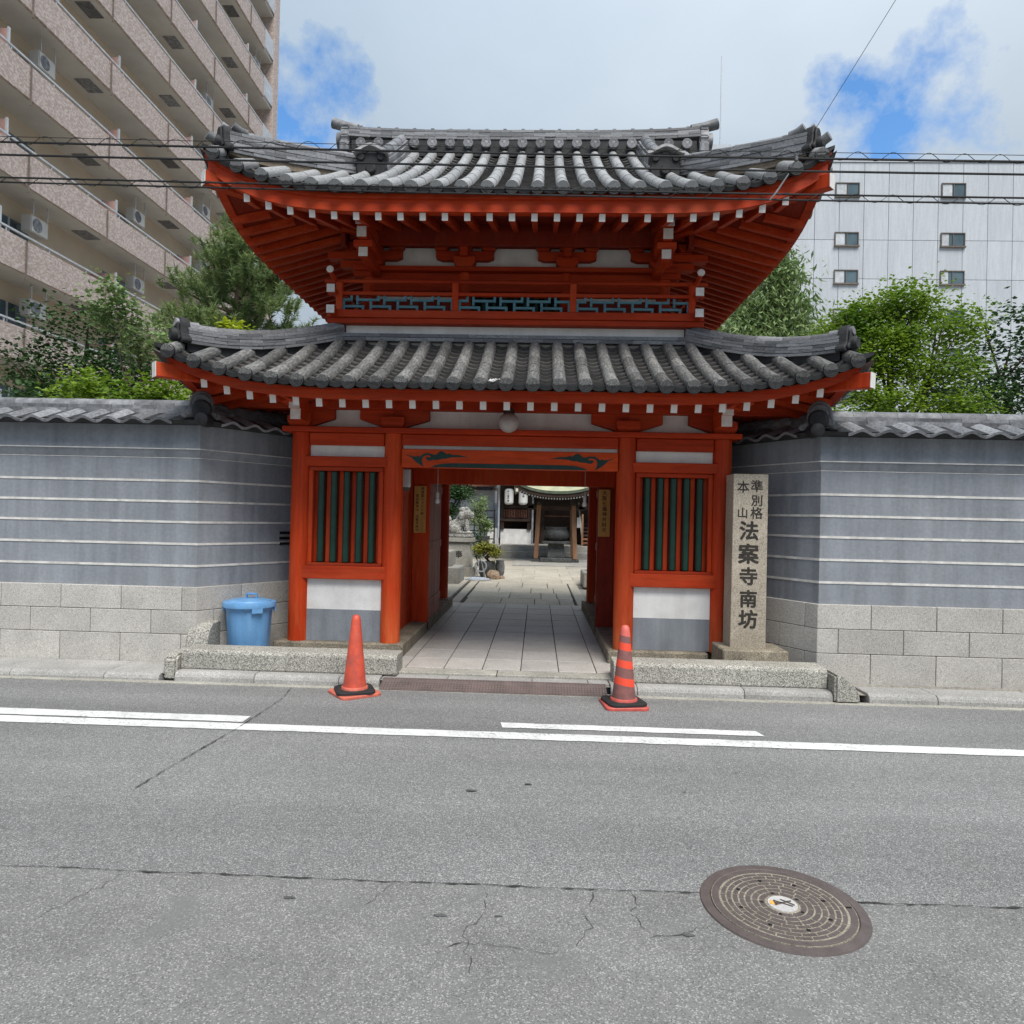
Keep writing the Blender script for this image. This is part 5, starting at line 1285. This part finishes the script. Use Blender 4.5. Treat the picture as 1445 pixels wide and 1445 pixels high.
# shrub in a pot, rocks, hose reel
o = tree('potted_shrub', (-1.22, 16.9, .42), [(.05, 0, .25)], [((-1.36, 16.9, .80), (.16, .2, .07), .09), ((-1.15, 16.9, .82), (.18, .2, .09), .09), ((-1.0, 16.9, .70), (.10, .16, .10), .08), ((-1.25, 16.9, .88), (.12, .14, .05), .07)], 30, 22, .055, .4, 'leaf_olive', 'olive green shrub growing in a pot beside the lion dog pedestal', 'shrub', seed=3, trunk_r=.045)
add('pot', MB().lathe([(.14, .1), (.19, .2), (.21, .42), (.20, .5), (.17, .5)], 20, (-1.2, 16.95, 0)), 'censer', o, smooth=True)
jar = add('glazed_jar', MB().lathe([(.07, .1), (.11, .2), (.12, .36), (.10, .48), (.11, .52), (.08, .52)], 20, (-.90, 17.25, 0)), 'tile', loc=(-.9, 17.25, .1), smooth=True); tag(jar, 'blue grey glazed jar standing behind the rounded rock', 'jar')
def rock(x, y, r, label, mt='wood_brown', seed=0):
    me = blob_mesh('rock', [((0, 0, r*.6), (r, r*.8, r*.8), .2), ((r*.3, 0, r*.9), (r*.6, r*.6, r*.5), 0)], r*.12, r*.18, 4); me.materials.append(M[mt])
    ob = bpy.data.objects.new('rock', me); col.objects.link(ob); ob.location = (x, y, .08); tag(ob, label, 'rock')
M['rock'] = speckle('tan_rock', (.30, .22, .15), (.18, .13, .09), (.42, .33, .25), 40, .9, (.6, 1.2), 6, .4, .5)
rock(-1.02, 16.6, .17, 'larger tan rounded rock beside the hose reel', 'rock'); rock(-.82, 16.75, .07, 'small brown stone at the right of the larger rounded rock', 'rock')
hr = thing('hose_stand', (-1.32, 16.4, .1), 'silver A frame hose stand with hose coiled on the ground', 'hose stand')
add('frame', MB().tube([(-1.46, 16.3, .1), (-1.32, 16.4, .62), (-1.16, 16.3, .1)], .014, 6).tube([(-1.40, 16.55, .1), (-1.31, 16.42, .6), (-1.22, 16.55, .1)], .012, 6).tube([(-1.42, 16.32, .3), (-1.2, 16.32, .3)], .01, 6), 'steel', hr, smooth=True)
add('reel', MB().tube([(-1.31+.13*cos(2*pi*k/20), 16.42, .42+.13*sin(2*pi*k/20)) for k in range(21)], .018, 6), 'steel', hr, smooth=True)
add('hose', MB().tube([(-1.35+(.32-.004*k)*cos(k*.42), 16.15+(.20-.003*k)*sin(k*.42), .125+.001*k) for k in range(46)], .014, 6), 'pipe_pale', hr, smooth=True)

# incense shelter
IX, IY = .62, 23.6
sh = thing('incense_shelter', (IX, IY, .12), 'small four post wooden shelter with curved verdigris roof over the stone censer', 'shelter')
for yb, yt in ((23.3, 23.42), (24.5, 24.4)):
    for s_ in (-1, 1):
        p0, p1 = V((IX+s_*.65, yb, .22)), V((IX+s_*.575, yt, 2.06)); r_ = .085
        add('post', MB().beam(p0, p1, .15, .15, (0, 1, 0)), 'wood_brown', sh, bevel=.012)
        add('foot_stone', MB().box(p0.x-.13, p0.x+.13, p0.y-.13, p0.y+.13, .12, .215), 'censer', sh, bevel=.01)
    add('tie_beam', MB().box(IX-.95, IX+.95, yt-.06, yt+.06, 1.86, 2.0), 'wood', sh, bevel=.01)
for s_ in (-1, 1): add('side_beam', MB().box(IX+s_*.58-.06, IX+s_*.58+.06, 22.9, 24.9, 2.0, 2.12), 'wood', sh, bevel=.01)
for s_ in (-1, 1):
    bn_ = add('carved_nose', MB().box(IX+s_*.85-.12, IX+s_*.85+.12, 23.36, 23.46, 1.87, 2.06), 'wood', sh, bevel=.03)
def ze(x, d): return 2.36+.30*(abs(x-IX)/1.35)**2.4*max(0, 1-d)+.55*d+.15*d*d
mb = MB()
mb.grid(lambda a, b: (IX-1.40*(1-.55*b)+2*1.40*(1-.55*b)*a, 22.45+1.45*b, ze(IX-1.4+2.8*a, b)), 24, 8)
mb.grid(lambda a, b: (IX-1.40*(1-.55*b)+2*1.40*(1-.55*b)*a, 25.35-1.45*b, ze(IX-1.4+2.8*a, b)), 24, 8)
for s_ in (-1, 1): mb.grid(lambda a, b: (IX+s_*1.40*(1-.55*b), 22.45+1.45*b+(2.9-2.9*b)*a, ze(IX-1.4+(0 if 1 else 0), b) if a in (0, 1) else ze(IX+1.4*abs(2*a-1), b)), 8, 8)
rf = add('roof', mb, 'copper', sh, smooth=True)
ev = MB()
vs = []
for k in range(25):
    x = IX-1.4+2.8*k/24; z = ze(x, 0); vs += [(x, 22.44, z+.01), (x, 22.44, z-.11), (x, 22.6, z-.11), (x, 22.6, z+.01)]
ev.add(vs, [(4*k+q, 4*k+(q+1) % 4, 4*k+4+(q+1) % 4, 4*k+4+q) for k in range(24) for q in range(4)])
add('eave_edge', ev, 'wood', rf)
vs = []
for k in range(25):
    x = IX-1.43+2.86*k/24; z = ze(x, 0); vs += [(x, 22.40, z+.095), (x, 22.40, z+.005), (x, 22.62, z+.005), (x, 22.62, z+.10)]
add('copper_lip', MB().add(vs, [(4*k+q, 4*k+(q+1) % 4, 4*k+4+(q+1) % 4, 4*k+4+q) for k in range(24) for q in range(4)]), 'copper_dark', rf)
for k in range(27):
    x = IX-1.17+2.34*k/26; z = ze(x, 0)-.15
    r_ = add('rafter', MB().box(x-.018, x+.018, 22.5, 23.6, z-.022, z+.022), 'wood', rf); add('end_cap', MB().box(x-.02, x+.02, 22.49, 22.5, z-.024, z+.024), 'white', rf)
add('soffit', MB().grid(lambda a, b: (IX-1.3+2.6*a, 22.5+2.7*b, ze(IX-1.3+2.6*a, 0)-.12+.1*b*(1-b)), 12, 6), 'wood', rf)
for s_ in (-1, 1): add('corner_cap', MB().box(IX+s_*1.30-.04, IX+s_*1.30+.04, 22.44, 22.5, ze(IX+1.3, 0)-.22, ze(IX+1.3, 0)-.12), 'white', rf)
cs = thing('stone_censer', (IX+.02, IY, .12), 'round dark stone incense bowl on its square stone stand', 'censer'); q = (IX+.02, 23.55, 0)
add('bowl', MB().lathe([(.22, .82), (.34, .85), (.42, .95), (.44, 1.05), (.40, 1.17), (.345, 1.21), (.36, 1.25), (.36, 1.29), (.30, 1.29), (.28, 1.2), (.001, 1.18)], 36, q, cap=False), 'censer', cs, smooth=True)
add('table_slab', MB().box(q[0]-.46, q[0]+.46, 23.1, 24.0, .735, .82), 'censer', cs, bevel=.012)
add('column', taper(q[0], 23.55, .29, .26, .29, .26, .26, .735), 'censer', cs, bevel=.01)
add('foot_slab', MB().box(q[0]-.52, q[0]+.52, 23.0, 24.1, .125, .26), 'censer', cs, bevel=.012)
pn = add('paper_notice', MB().box(1.315, 1.42, 23.30, 23.31, 1.28, 1.62), 'plastic_white', loc=(1.36, 23.3, 1.28)); tag(pn, 'small white paper notice on the right post of the wooden shelter', 'notice')

# main hall
hl = thing('temple_hall', (1.2, 28, .55), 'dark timber temple hall with veranda behind the incense shelter', 'hall')
add('back_wall', MB().box(-1.55, 8, 28.6, 28.7, .5, 5), 'wood', hl)
add('veranda_floor', MB().box(-1.52, -.20, 26.9, 28.6, 1.42, 1.52), 'wood', hl, bevel=.01)
add('base_plinth', MB().prismx([(26.95, .50), (27.05, 1.12), (28.5, 1.12), (28.5, .5)], -1.42, -.22), 'plaster', hl)
add('corner_plinth', taper(-1.72, 27.2, .24, .19, .22, .18, .5, 1.14), 'plaster', hl, bevel=.01)
for x in (-1.36, -.32): add('post', MB().box(x-.07, x+.07, 26.95, 27.09, 1.1, 5), 'wood', hl, bevel=.01)
for x in (.2, 1.35, 2.6): add('post', MB().box(x-.08, x+.08, 27.6, 27.76, .55, 5), 'wood', hl, bevel=.01)
add('lintel', MB().box(-1.5, 8, 26.97, 27.1, 1.93, 2.03), 'wood', hl, bevel=.01); add('head_beam', MB().box(-1.5, 8, 26.95, 27.12, 2.95, 3.2), 'wood', hl, bevel=.01)
sl_ = add('slat_panel', MB().box(-1.29, -.39, 27.06, 27.08, 1.53, 1.92), 'wood', hl)
for k in range(14): add('slat', MB().box(-1.27+.064*k-.018, -1.27+.064*k+.018, 27.02, 27.055, 1.56, 1.88), 'wood_slat', sl_)
add('side_screen', MB().box(-.2, 8, 28.2, 28.25, .55, 3.2), 'wood', hl)
for k in range(8): add('screen_rail', MB().box(-.1, 1.3, 28.17, 28.2, .8+k*.28, .84+k*.28), 'wood_slat' if k == 3 else 'wood', hl)
add('roof', MB().prismx([(25.9, 3.35), (26.0, 3.25), (31.5, 3.25), (31.5, 5.4), (28.6, 5.2)], -2.3, 9), 'tile', hl)
for k in range(6): add('stair_tread', MB().box(1.72, 3.2, 26.4+.25*k, 26.70+.25*k, .62+.14*k, .69+.14*k), 'wood_slat' if k < 2 else 'wood', hl, bevel=.008)
add('stair_rail', MB().beam((1.70, 26.3, .75), (1.62, 27.8, 2.2), .05, .06), 'stone_mid', hl); add('rail_post', MB().box(1.66, 1.73, 26.28, 26.35, .55, 1.75), 'wood_brown', hl)
for x, z0_, z1_, mt, r_, lb in ((-1.49, .78, 3.2, 'pipe_pale', .035, 'pale blue downpipe at the left corner of the hall'), (-.19, .55, 3.2, 'tile_ridge', .04, 'grey downpipe between the lanterns and the shelter post')):
    o = add('downpipe', MB().tube([(x, 26.8, z0_), (x, 26.8, z1_)], r_, 10), mt, loc=(x, 26.8, z0_), smooth=True); tag(o, lb, 'downpipe')
for i, (x, lb, txt) in enumerate(((-1.10, 'white paper lantern with black characters hanging at left under the hall eave', 'おん聖天様'), (-.56, 'white paper lantern half hidden behind the shelter eave', '聖天様'))):
    o = thing('paper_lantern', (x, 26.6, 2.06), lb, 'lantern', 'lanterns under the hall eave')
    pr = [(.08, 2.06), (.13, 2.075), (.165, 2.12)]+[(.172-.004*(k % 2), 2.12+.47*k/16) for k in range(1, 16)]+[(.165, 2.60), (.13, 2.65), (.08, 2.665)]
    bd = add('paper_body', MB().lathe(pr, 24, (x, 26.6, 0)), 'lantern', o, smooth=True)
    for k, ch in enumerate(txt): char(bd, ch, x-.02+(.03 if i else 0), 26.425, 2.56-k*.09, .085, 'ink', .012)
    add('cord', MB().tube([(x, 26.6, 2.66), (x, 26.6, 3.1)], .008, 5), 'wood', o)
# yard left of the hall: fence, planter, neighbouring houses
fn = thing('dark_metal_fence', (-2.1, 25.0, .5), 'black metal fence beside the temple hall', 'fence')
for x in (-2.75, -2.35, -1.95, -1.6): add('post', MB().box(x-.025, x+.025, 25.98, 26.03, .5, 1.85), 'cable', fn)
for z in (.75, 1.05, 1.25, 1.55, 1.8): add('rail', MB().box(-2.75, -1.6, 25.99, 26.02, z-.02, z+.02), 'cable', fn)
o = add('dark_planter', taper(-1.98, 25.9, .18, .22, .16, .2, .5, .86), 'censer', loc=(-1.98, 25.9, .5)); tag(o, 'dark square planter in front of the black fence', 'planter')
hs = thing('neighbour_house', (-3.2, 34, 0), 'blue grey house with red roof edge seen through the doorway', 'house')
add('wall', MB().box(-6, -1.4, 34, 38, 0, 6), 'house', hs); add('garage_wall', MB().box(-3.6, -2.0, 32.5, 34, 0, 2.8), 'panel_grey', hs); add('window', MB().box(-2.3, -1.6, 33.95, 34, 1.8, 3.0), 'frame', hs)
add('roof', MB().prismx([(31.8, 2.95), (31.8, 3.1), (34, 3.7), (34, 3.5)], -4.2, -1.9), 'roof_red', hs)
for k in range(5): add('shutter', MB().box(-2.9+.3*k, -2.65+.3*k, 32.45, 32.5, .3, 2.2), 'curtain', hs)
tree('garden_tree', (-2.7, 19.5, .1), [(.2, 0, 2.2)], [((-2.5, 19.5, 2.6), (.7, .5, .25), .2), ((-2.2, 19.3, 2.2), (.5, .4, .2), .18), ((-2.6, 19.2, 1.75), (.5, .4, .22), .18), ((-1.9, 20.0, 2.75), (.7, .5, .14), .14), ((-2.9, 19.4, 1.3), (.4, .4, .2), .16)], 40, 34, .075, .42, 'leaf_dark', 'dark green garden tree behind the stone lion dog', seed=21, trunk_r=.07)
tree('garden_sapling', (-1.95, 24.0, .1), [(.0, 0, 1.7)], [((-1.95, 24, 2.0), (.3, .3, .3), .14), ((-2.1, 24, 1.5), (.3, .3, .25), .14), ((-1.8, 24, 1.25), (.2, .2, .2), .12)], 22, 24, .08, .4, 'leaf_dull', 'light green sapling in front of the black fence', seed=23, trunk_r=.03)
tree('low_shrub', (-1.62, 18.6, .1), [(.0, 0, .8)], [((-1.62, 18.6, 1.0), (.2, .2, .2), .1), ((-1.55, 18.5, .7), (.2, .2, .2), .1)], 18, 20, .06, .4, 'leaf_dark', 'small dark shrub just right of the stone pedestal', 'shrub', seed=25, trunk_r=.02)

# ------------------------------------------------------------------ trees over the walls
def pine(nm, base, h, label, seed=0, R=1.6, zlow=.35):
    o = thing(nm, base, label, 'tree'); rnd = random.Random(seed); b = V(base); mb = MB()
    tp = [b+V((.25*sin(k*.9), .2*cos(k*.7)-.2, h*k/8)) for k in range(9)]
    mb.tube([p-V((0, 0, .1)) if i == 0 else p for i, p in enumerate(tp)], [.20*(1-k/9)+.02 for k in range(9)], 9)
    tuft = []
    for lv in range(46):
        t = zlow+(1-zlow)*lv/45; z = h*t; k = min(7, int(t*8)); c = tp[k].lerp(tp[min(8, k+1)], t*8-k)
        reach = R*(1-t)**.75*rnd.uniform(.65, 1.15)+.12; a = lv*2.4+rnd.uniform(-.5, .5)
        e = c+V((cos(a)*reach, sin(a)*reach, rnd.uniform(.05, .4)*reach+.1)); mid = c.lerp(e, .5)-V((0, 0, .06))
        mb.tube([c, mid, e], [.05*(1-t)+.015, .025, .01], 6)
        for q in range(int(10+30*reach)):
            f = rnd.uniform(.3, 1.05); p = c.lerp(e, f)+V((rnd.gauss(0, .16), rnd.gauss(0, .16), rnd.gauss(.03, .10)))*(.5+reach*.55)
            tuft.append((p, (e-c).normalized()*.5+V((0, 0, .9))))
    for q in range(8): tuft.append((tp[-1]+V((rnd.gauss(0, .05), rnd.gauss(0, .05), .1-.12*q)), V((0, 0, 1))))
    add('trunk', mb, 'bark', o, smooth=True)
    vs = []; fs = []
    for p, ax in tuft:
        ax = ax.normalized()
        for q in range(44):
            d = (ax*rnd.uniform(.1, 1.0)+V((rnd.gauss(0, .6), rnd.gauss(0, .6), rnd.gauss(0, .35)))).normalized(); l = rnd.uniform(.11, .20)
            s_ = d.cross(V((rnd.uniform(-1, 1), rnd.uniform(-1, 1), rnd.uniform(-1, 1)))).normalized()*.009
            st_ = p+ax*rnd.uniform(-.1, .1); k = len(vs); vs += [st_-s_, st_+s_, st_+d*l]; fs.append((k, k+1, k+2))
    me = bpy.data.meshes.new('crown'); me.from_pydata(vs, [], fs); me.materials.append(M['needle'])
    cr = add('crown', me, 'needle', o); cr.location = -b
    return o
pine('pine_tree', (-6.3, 15.0, .1), 8.2, 'tall green pine tree behind the wall left of the gate', 4, 2.7, .45)
def bl(lst): return lst
tree('broadleaf_tree', (5.1, 16, .1), [(.1, 0, 5.2)], [((5.35, 16, 7.2), (.42, .45, .55), .26), ((4.75, 16, 6.4), (.6, .6, .5), .28), ((5.5, 15.8, 6.3), (.55, .6, .4), .28), ((4.3, 15.8, 5.7), (.6, .6, .45), .3), ((5.2, 15.5, 5.5), (.8, .7, .5), .3), ((6.0, 16, 5.6), (.5, .5, .5), .28), ((4.6, 15.6, 4.9), (.9, .8, .45), .3), ((5.8, 15.6, 4.8), (.8, .7, .5), .3)], 62, 30, .17, .16, 'leaf_dull', 'pale leafed broadleaf tree with drooping leaves behind the right wall', seed=41, trunk_r=.14, droop=.6, spread=.75)
tree('maple_tree', (6.5, 13, .1), [(-.1, 0, 4.3)], [((5.9, 13, 5.35), (.55, .5, .3), .22), ((5.45, 12.9, 4.95), (.55, .5, .25), .22), ((6.6, 13, 5.7), (.7, .6, .35), .25), ((6.2, 12.7, 4.9), (.7, .6, .25), .24), ((7.3, 13, 5.2), (.8, .7, .4), .26), ((5.7, 12.6, 4.5), (.7, .5, .25), .22), ((6.9, 12.6, 4.4), (.9, .6, .3), .24), ((6.0, 12.4, 3.7), (.8, .5, .35), .24), ((5.2, 12.0, 3.2), (.6, .4, .35), .2), ((7.2, 12.4, 3.5), (.8, .5, .4), .24)], 60, 40, .075, .42, 'leaf_bright', 'bright yellow green maple behind the right wall', seed=43, trunk_r=.12, spread=.6)
tree('round_tree', (9.2, 14, .1), [(0, 0, 4.2)], [((9.2, 14, 5.2), (1.2, 1, .8), .3), ((8.3, 13.8, 4.3), (.9, .8, .6), .28), ((10.2, 14, 4.4), (1, .9, .7), .28), ((9.2, 13.4, 3.7), (1.2, .8, .6), .28)], 46, 34, .10, .42, 'leaf_dark', 'dark green tree at far right behind the wall', seed=47, trunk_r=.14)
tree('round_tree', (-9.3, 14, .1), [(0, 0, 4.4)], [((-9.3, 14, 5.0), (1.2, 1, .8), .3), ((-8.4, 13.8, 4.3), (.9, .8, .6), .28), ((-10.4, 14, 4.4), (1, .9, .7), .28), ((-9.2, 13.4, 3.6), (1.3, .8, .6), .28)], 46, 34, .10, .42, 'leaf_dark', 'dark green tree at far left in front of the apartment block', seed=49, trunk_r=.14)
tree('leafy_shrub', (-5.4, 10.0, .1), [(0, 0, 2.6)], [((-5.3, 10, 3.25), (.55, .4, .25), .18), ((-5.9, 10, 3.1), (.6, .4, .35), .2), ((-5.2, 9.8, 2.8), (.6, .4, .3), .18), ((-6.6, 10, 3.2), (.6, .4, .4), .2), ((-4.6, 9.9, 2.75), (.4, .3, .2), .14)], 34, 30, .085, .42, 'leaf_bright', 'bright green shrub peeping over the left wall under the eave', 'shrub', seed=51, trunk_r=.06)
tree('leafy_shrub', (-4.55, 10.6, .1), [(0, 0, 3.7)], [((-4.75, 10.6, 4.35), (.2, .2, .22), .12), ((-4.4, 10.6, 4.15), (.22, .2, .12), .1), ((-5.3, 10.6, 4.1), (.3, .2, .15), .12)], 14, 20, .10, .4, 'leaf_yellow', 'yellow green sprig above the left end of the lower roof', 'shrub', seed=53, trunk_r=.04)
tree('leafy_shrub', (-6.3, 11.2, .1), [(0, 0, 3.8)], [((-5.9, 11.2, 4.25), (.4, .3, .2), .15), ((-6.6, 11.2, 4.5), (.4, .3, .4), .18), ((-7.0, 11, 4.9), (.3, .3, .4), .16)], 24, 26, .09, .42, 'leaf_dull', 'mid green shrub at the foot of the pine tree', 'shrub', seed=55, trunk_r=.05)

# ------------------------------------------------------------------ apartment block at left
AX = -17.4
ap = thing('apartment_building', (AX, 30, 0), 'tall apartment block with mosaic clad balconies at the left', 'building')
Y0, Y1 = 12.0, 43.6
add('recessed_wall', MB().box(AX-12, AX-1.35, Y0, Y1, 0, 40), 'cream', ap)
add('end_wall', MB().box(AX-12, AX+.02, Y1, Y1+.75, 0, 40), 'mosaic', ap)
zs_ = [13.63+2.95*k for k in range(-4, 9)]
for i, zr in enumerate(zs_):
    pr = add('balcony_parapet', MB().box(AX-.12, AX, Y0, Y1-1.4, zr-1.28, zr-.17), 'mosaic', ap)
    add('balcony_slab', MB().box(AX-1.35, AX-.12, Y0, Y1, zr-1.27, zr-1.08), 'soffit', ap)
    add('end_screen', MB().box(AX-.06, AX-.02, Y1-1.38, Y1-.02, zr-1.1, zr+.05), 'railing', ap)
    add('handrail', MB().box(AX-.10, AX-.03, Y0, Y1-1.4, zr-.03, zr+.03), 'railing', ap)
    for q in range(16): add('rail_post', MB().box(AX-.085, AX-.045, Y0+q*2-.02, Y0+q*2+.02, zr-.17, zr-.03), 'railing', ap)
    for q in range(7): add('drain_pipe', MB().tube([(AX+.035, 14.2+q*4.3, zr-1.5), (AX+.035, 14.2+q*4.3, zr-.2)], .03, 6), 'frame', ap)
    for q in range(5):
        y = 16.0+q*6+random.uniform(-.15, .15)
        add('partition', MB().box(AX-1.34, AX-.2, y-.03, y+.03, zr-1.07, zr+.55), 'pink', ap)
        add('partition_frame', MB().box(AX-.2, AX-.14, y-.04, y+.04, zr-1.07, zr+.6), 'railing', ap)
        wdw = add('window', MB().box(AX-1.36, AX-1.33, y+.9, y+2.8, zr-1.05, zr+1.0), 'glass', ap); add('window_frame', MB().box(AX-1.33, AX-1.31, y+1.80, y+1.88, zr-1.05, zr+1.0), 'railing', wdw)
        add('ceiling_hatch', MB().box(AX-1.0, AX-.4, y-1.6, y-.7, zr+1.655, zr+1.679), 'tile_ridge', ap)
        if random.random() < .35: continue
        # wall hung air conditioner
        ac = add('air_conditioner', MB().box(AX-.95, AX-.55, y+1.9, y+2.75, zr+.55, zr+1.15), 'soffit', ap, bevel=.03)
        yc, zc = y+2.2, zr+.85
        add('fan_grille', MB().lathe([(.24, 0.0), (.22, .012), (.001, .012)], 18, (AX-.545, yc, zc), 'x', cap=False), 'tile_ridge', ac)
        add('hanger', MB().box(AX-.56, AX-.53, y+1.95, y+1.99, zr+1.15, zr+1.68), 'railing', ac); add('hanger', MB().box(AX-.56, AX-.53, y+2.66, y+2.70, zr+1.15, zr+1.68), 'railing', ac)
# ------------------------------------------------------------------ grey building at right
bd_ = thing('grey_office_building', (40, 60, 0), 'pale grey panel clad building with small windows behind the right trees', 'building')
add('body', MB().box(20.9, 66, 60.06, 80, 0, 32.2), 'frame', bd_)
WX = [24.7, 33.5, 42.5, 51.5]; WZ = [29.4, 25.2, 22.0, 18.7, 15.4, 12.1]
for i in range(22):
    for j in range(10):
        x0, x1 = 20.9+2.05*i, 20.9+2.05*(i+1); z1_ = 32.3-3.3*j*1.0 if j else 32.3; z0_ = 32.3-3.3*(j+1)
        add('cladding_panel', MB().box(x0+.02, x1-.02, 59.98, 60.055, z0_+.02, z1_-.02), 'panel_grey', bd_)
add('parapet_cap', MB().box(20.8, 66.1, 59.9, 80.1, 32.3, 32.5), 'panel_grey', bd_)
for x in WX:
    for z in WZ:
        f_ = add('window', MB().box(x-.07, x, 59.86, 59.975, z-.07, z+1.13).box(x+1.85, x+1.92, 59.86, 59.975, z-.07, z+1.13).box(x, x+1.85, 59.86, 59.975, z+1.06, z+1.13).box(x-.12, x+1.97, 59.80, 59.975, z-.13, z).box(x+.89, x+.95, 59.88, 59.975, z, z+1.06), 'frame', bd_)
        c_ = random.uniform(.3, .85)
        add('pane', MB().box(x, x+.89, 59.935, 59.95, z, z+1.06), 'glass', f_); add('pane', MB().box(x+.95, x+1.85, 59.935, 59.95, z, z+1.06), 'glass', f_)
        add('curtain', MB().box(x+.02, x+c_, 59.925, 59.934, z+.02, z+1.04), 'curtain', f_)
rw = thing('rear_office_block', (17, 66, 0), 'pale block whose stepped parapet shows behind the upper roof tip', 'building')
k_ = 66/60
add('body', MB().box(13.9*k_, 20.8*k_, 66, 80, 0, 36.4), 'panel_grey', rw); add('parapet', MB().box(14.0*k_, 15.8*k_, 66, 66.4, 36.4, 37.03), 'panel_grey', rw); add('parapet', MB().box(16.2*k_, 19.05*k_, 66, 66.4, 36.4, 37.03), 'panel_grey', rw)
an = add('antenna_mast', MB().tube([(16.6, 67, 36.4), (16.6, 67, 46)], .05, 6), 'steel', loc=(16.6, 67, 36.4)); tag(an, 'thin antenna mast rising behind the right end of the ridge', 'mast')
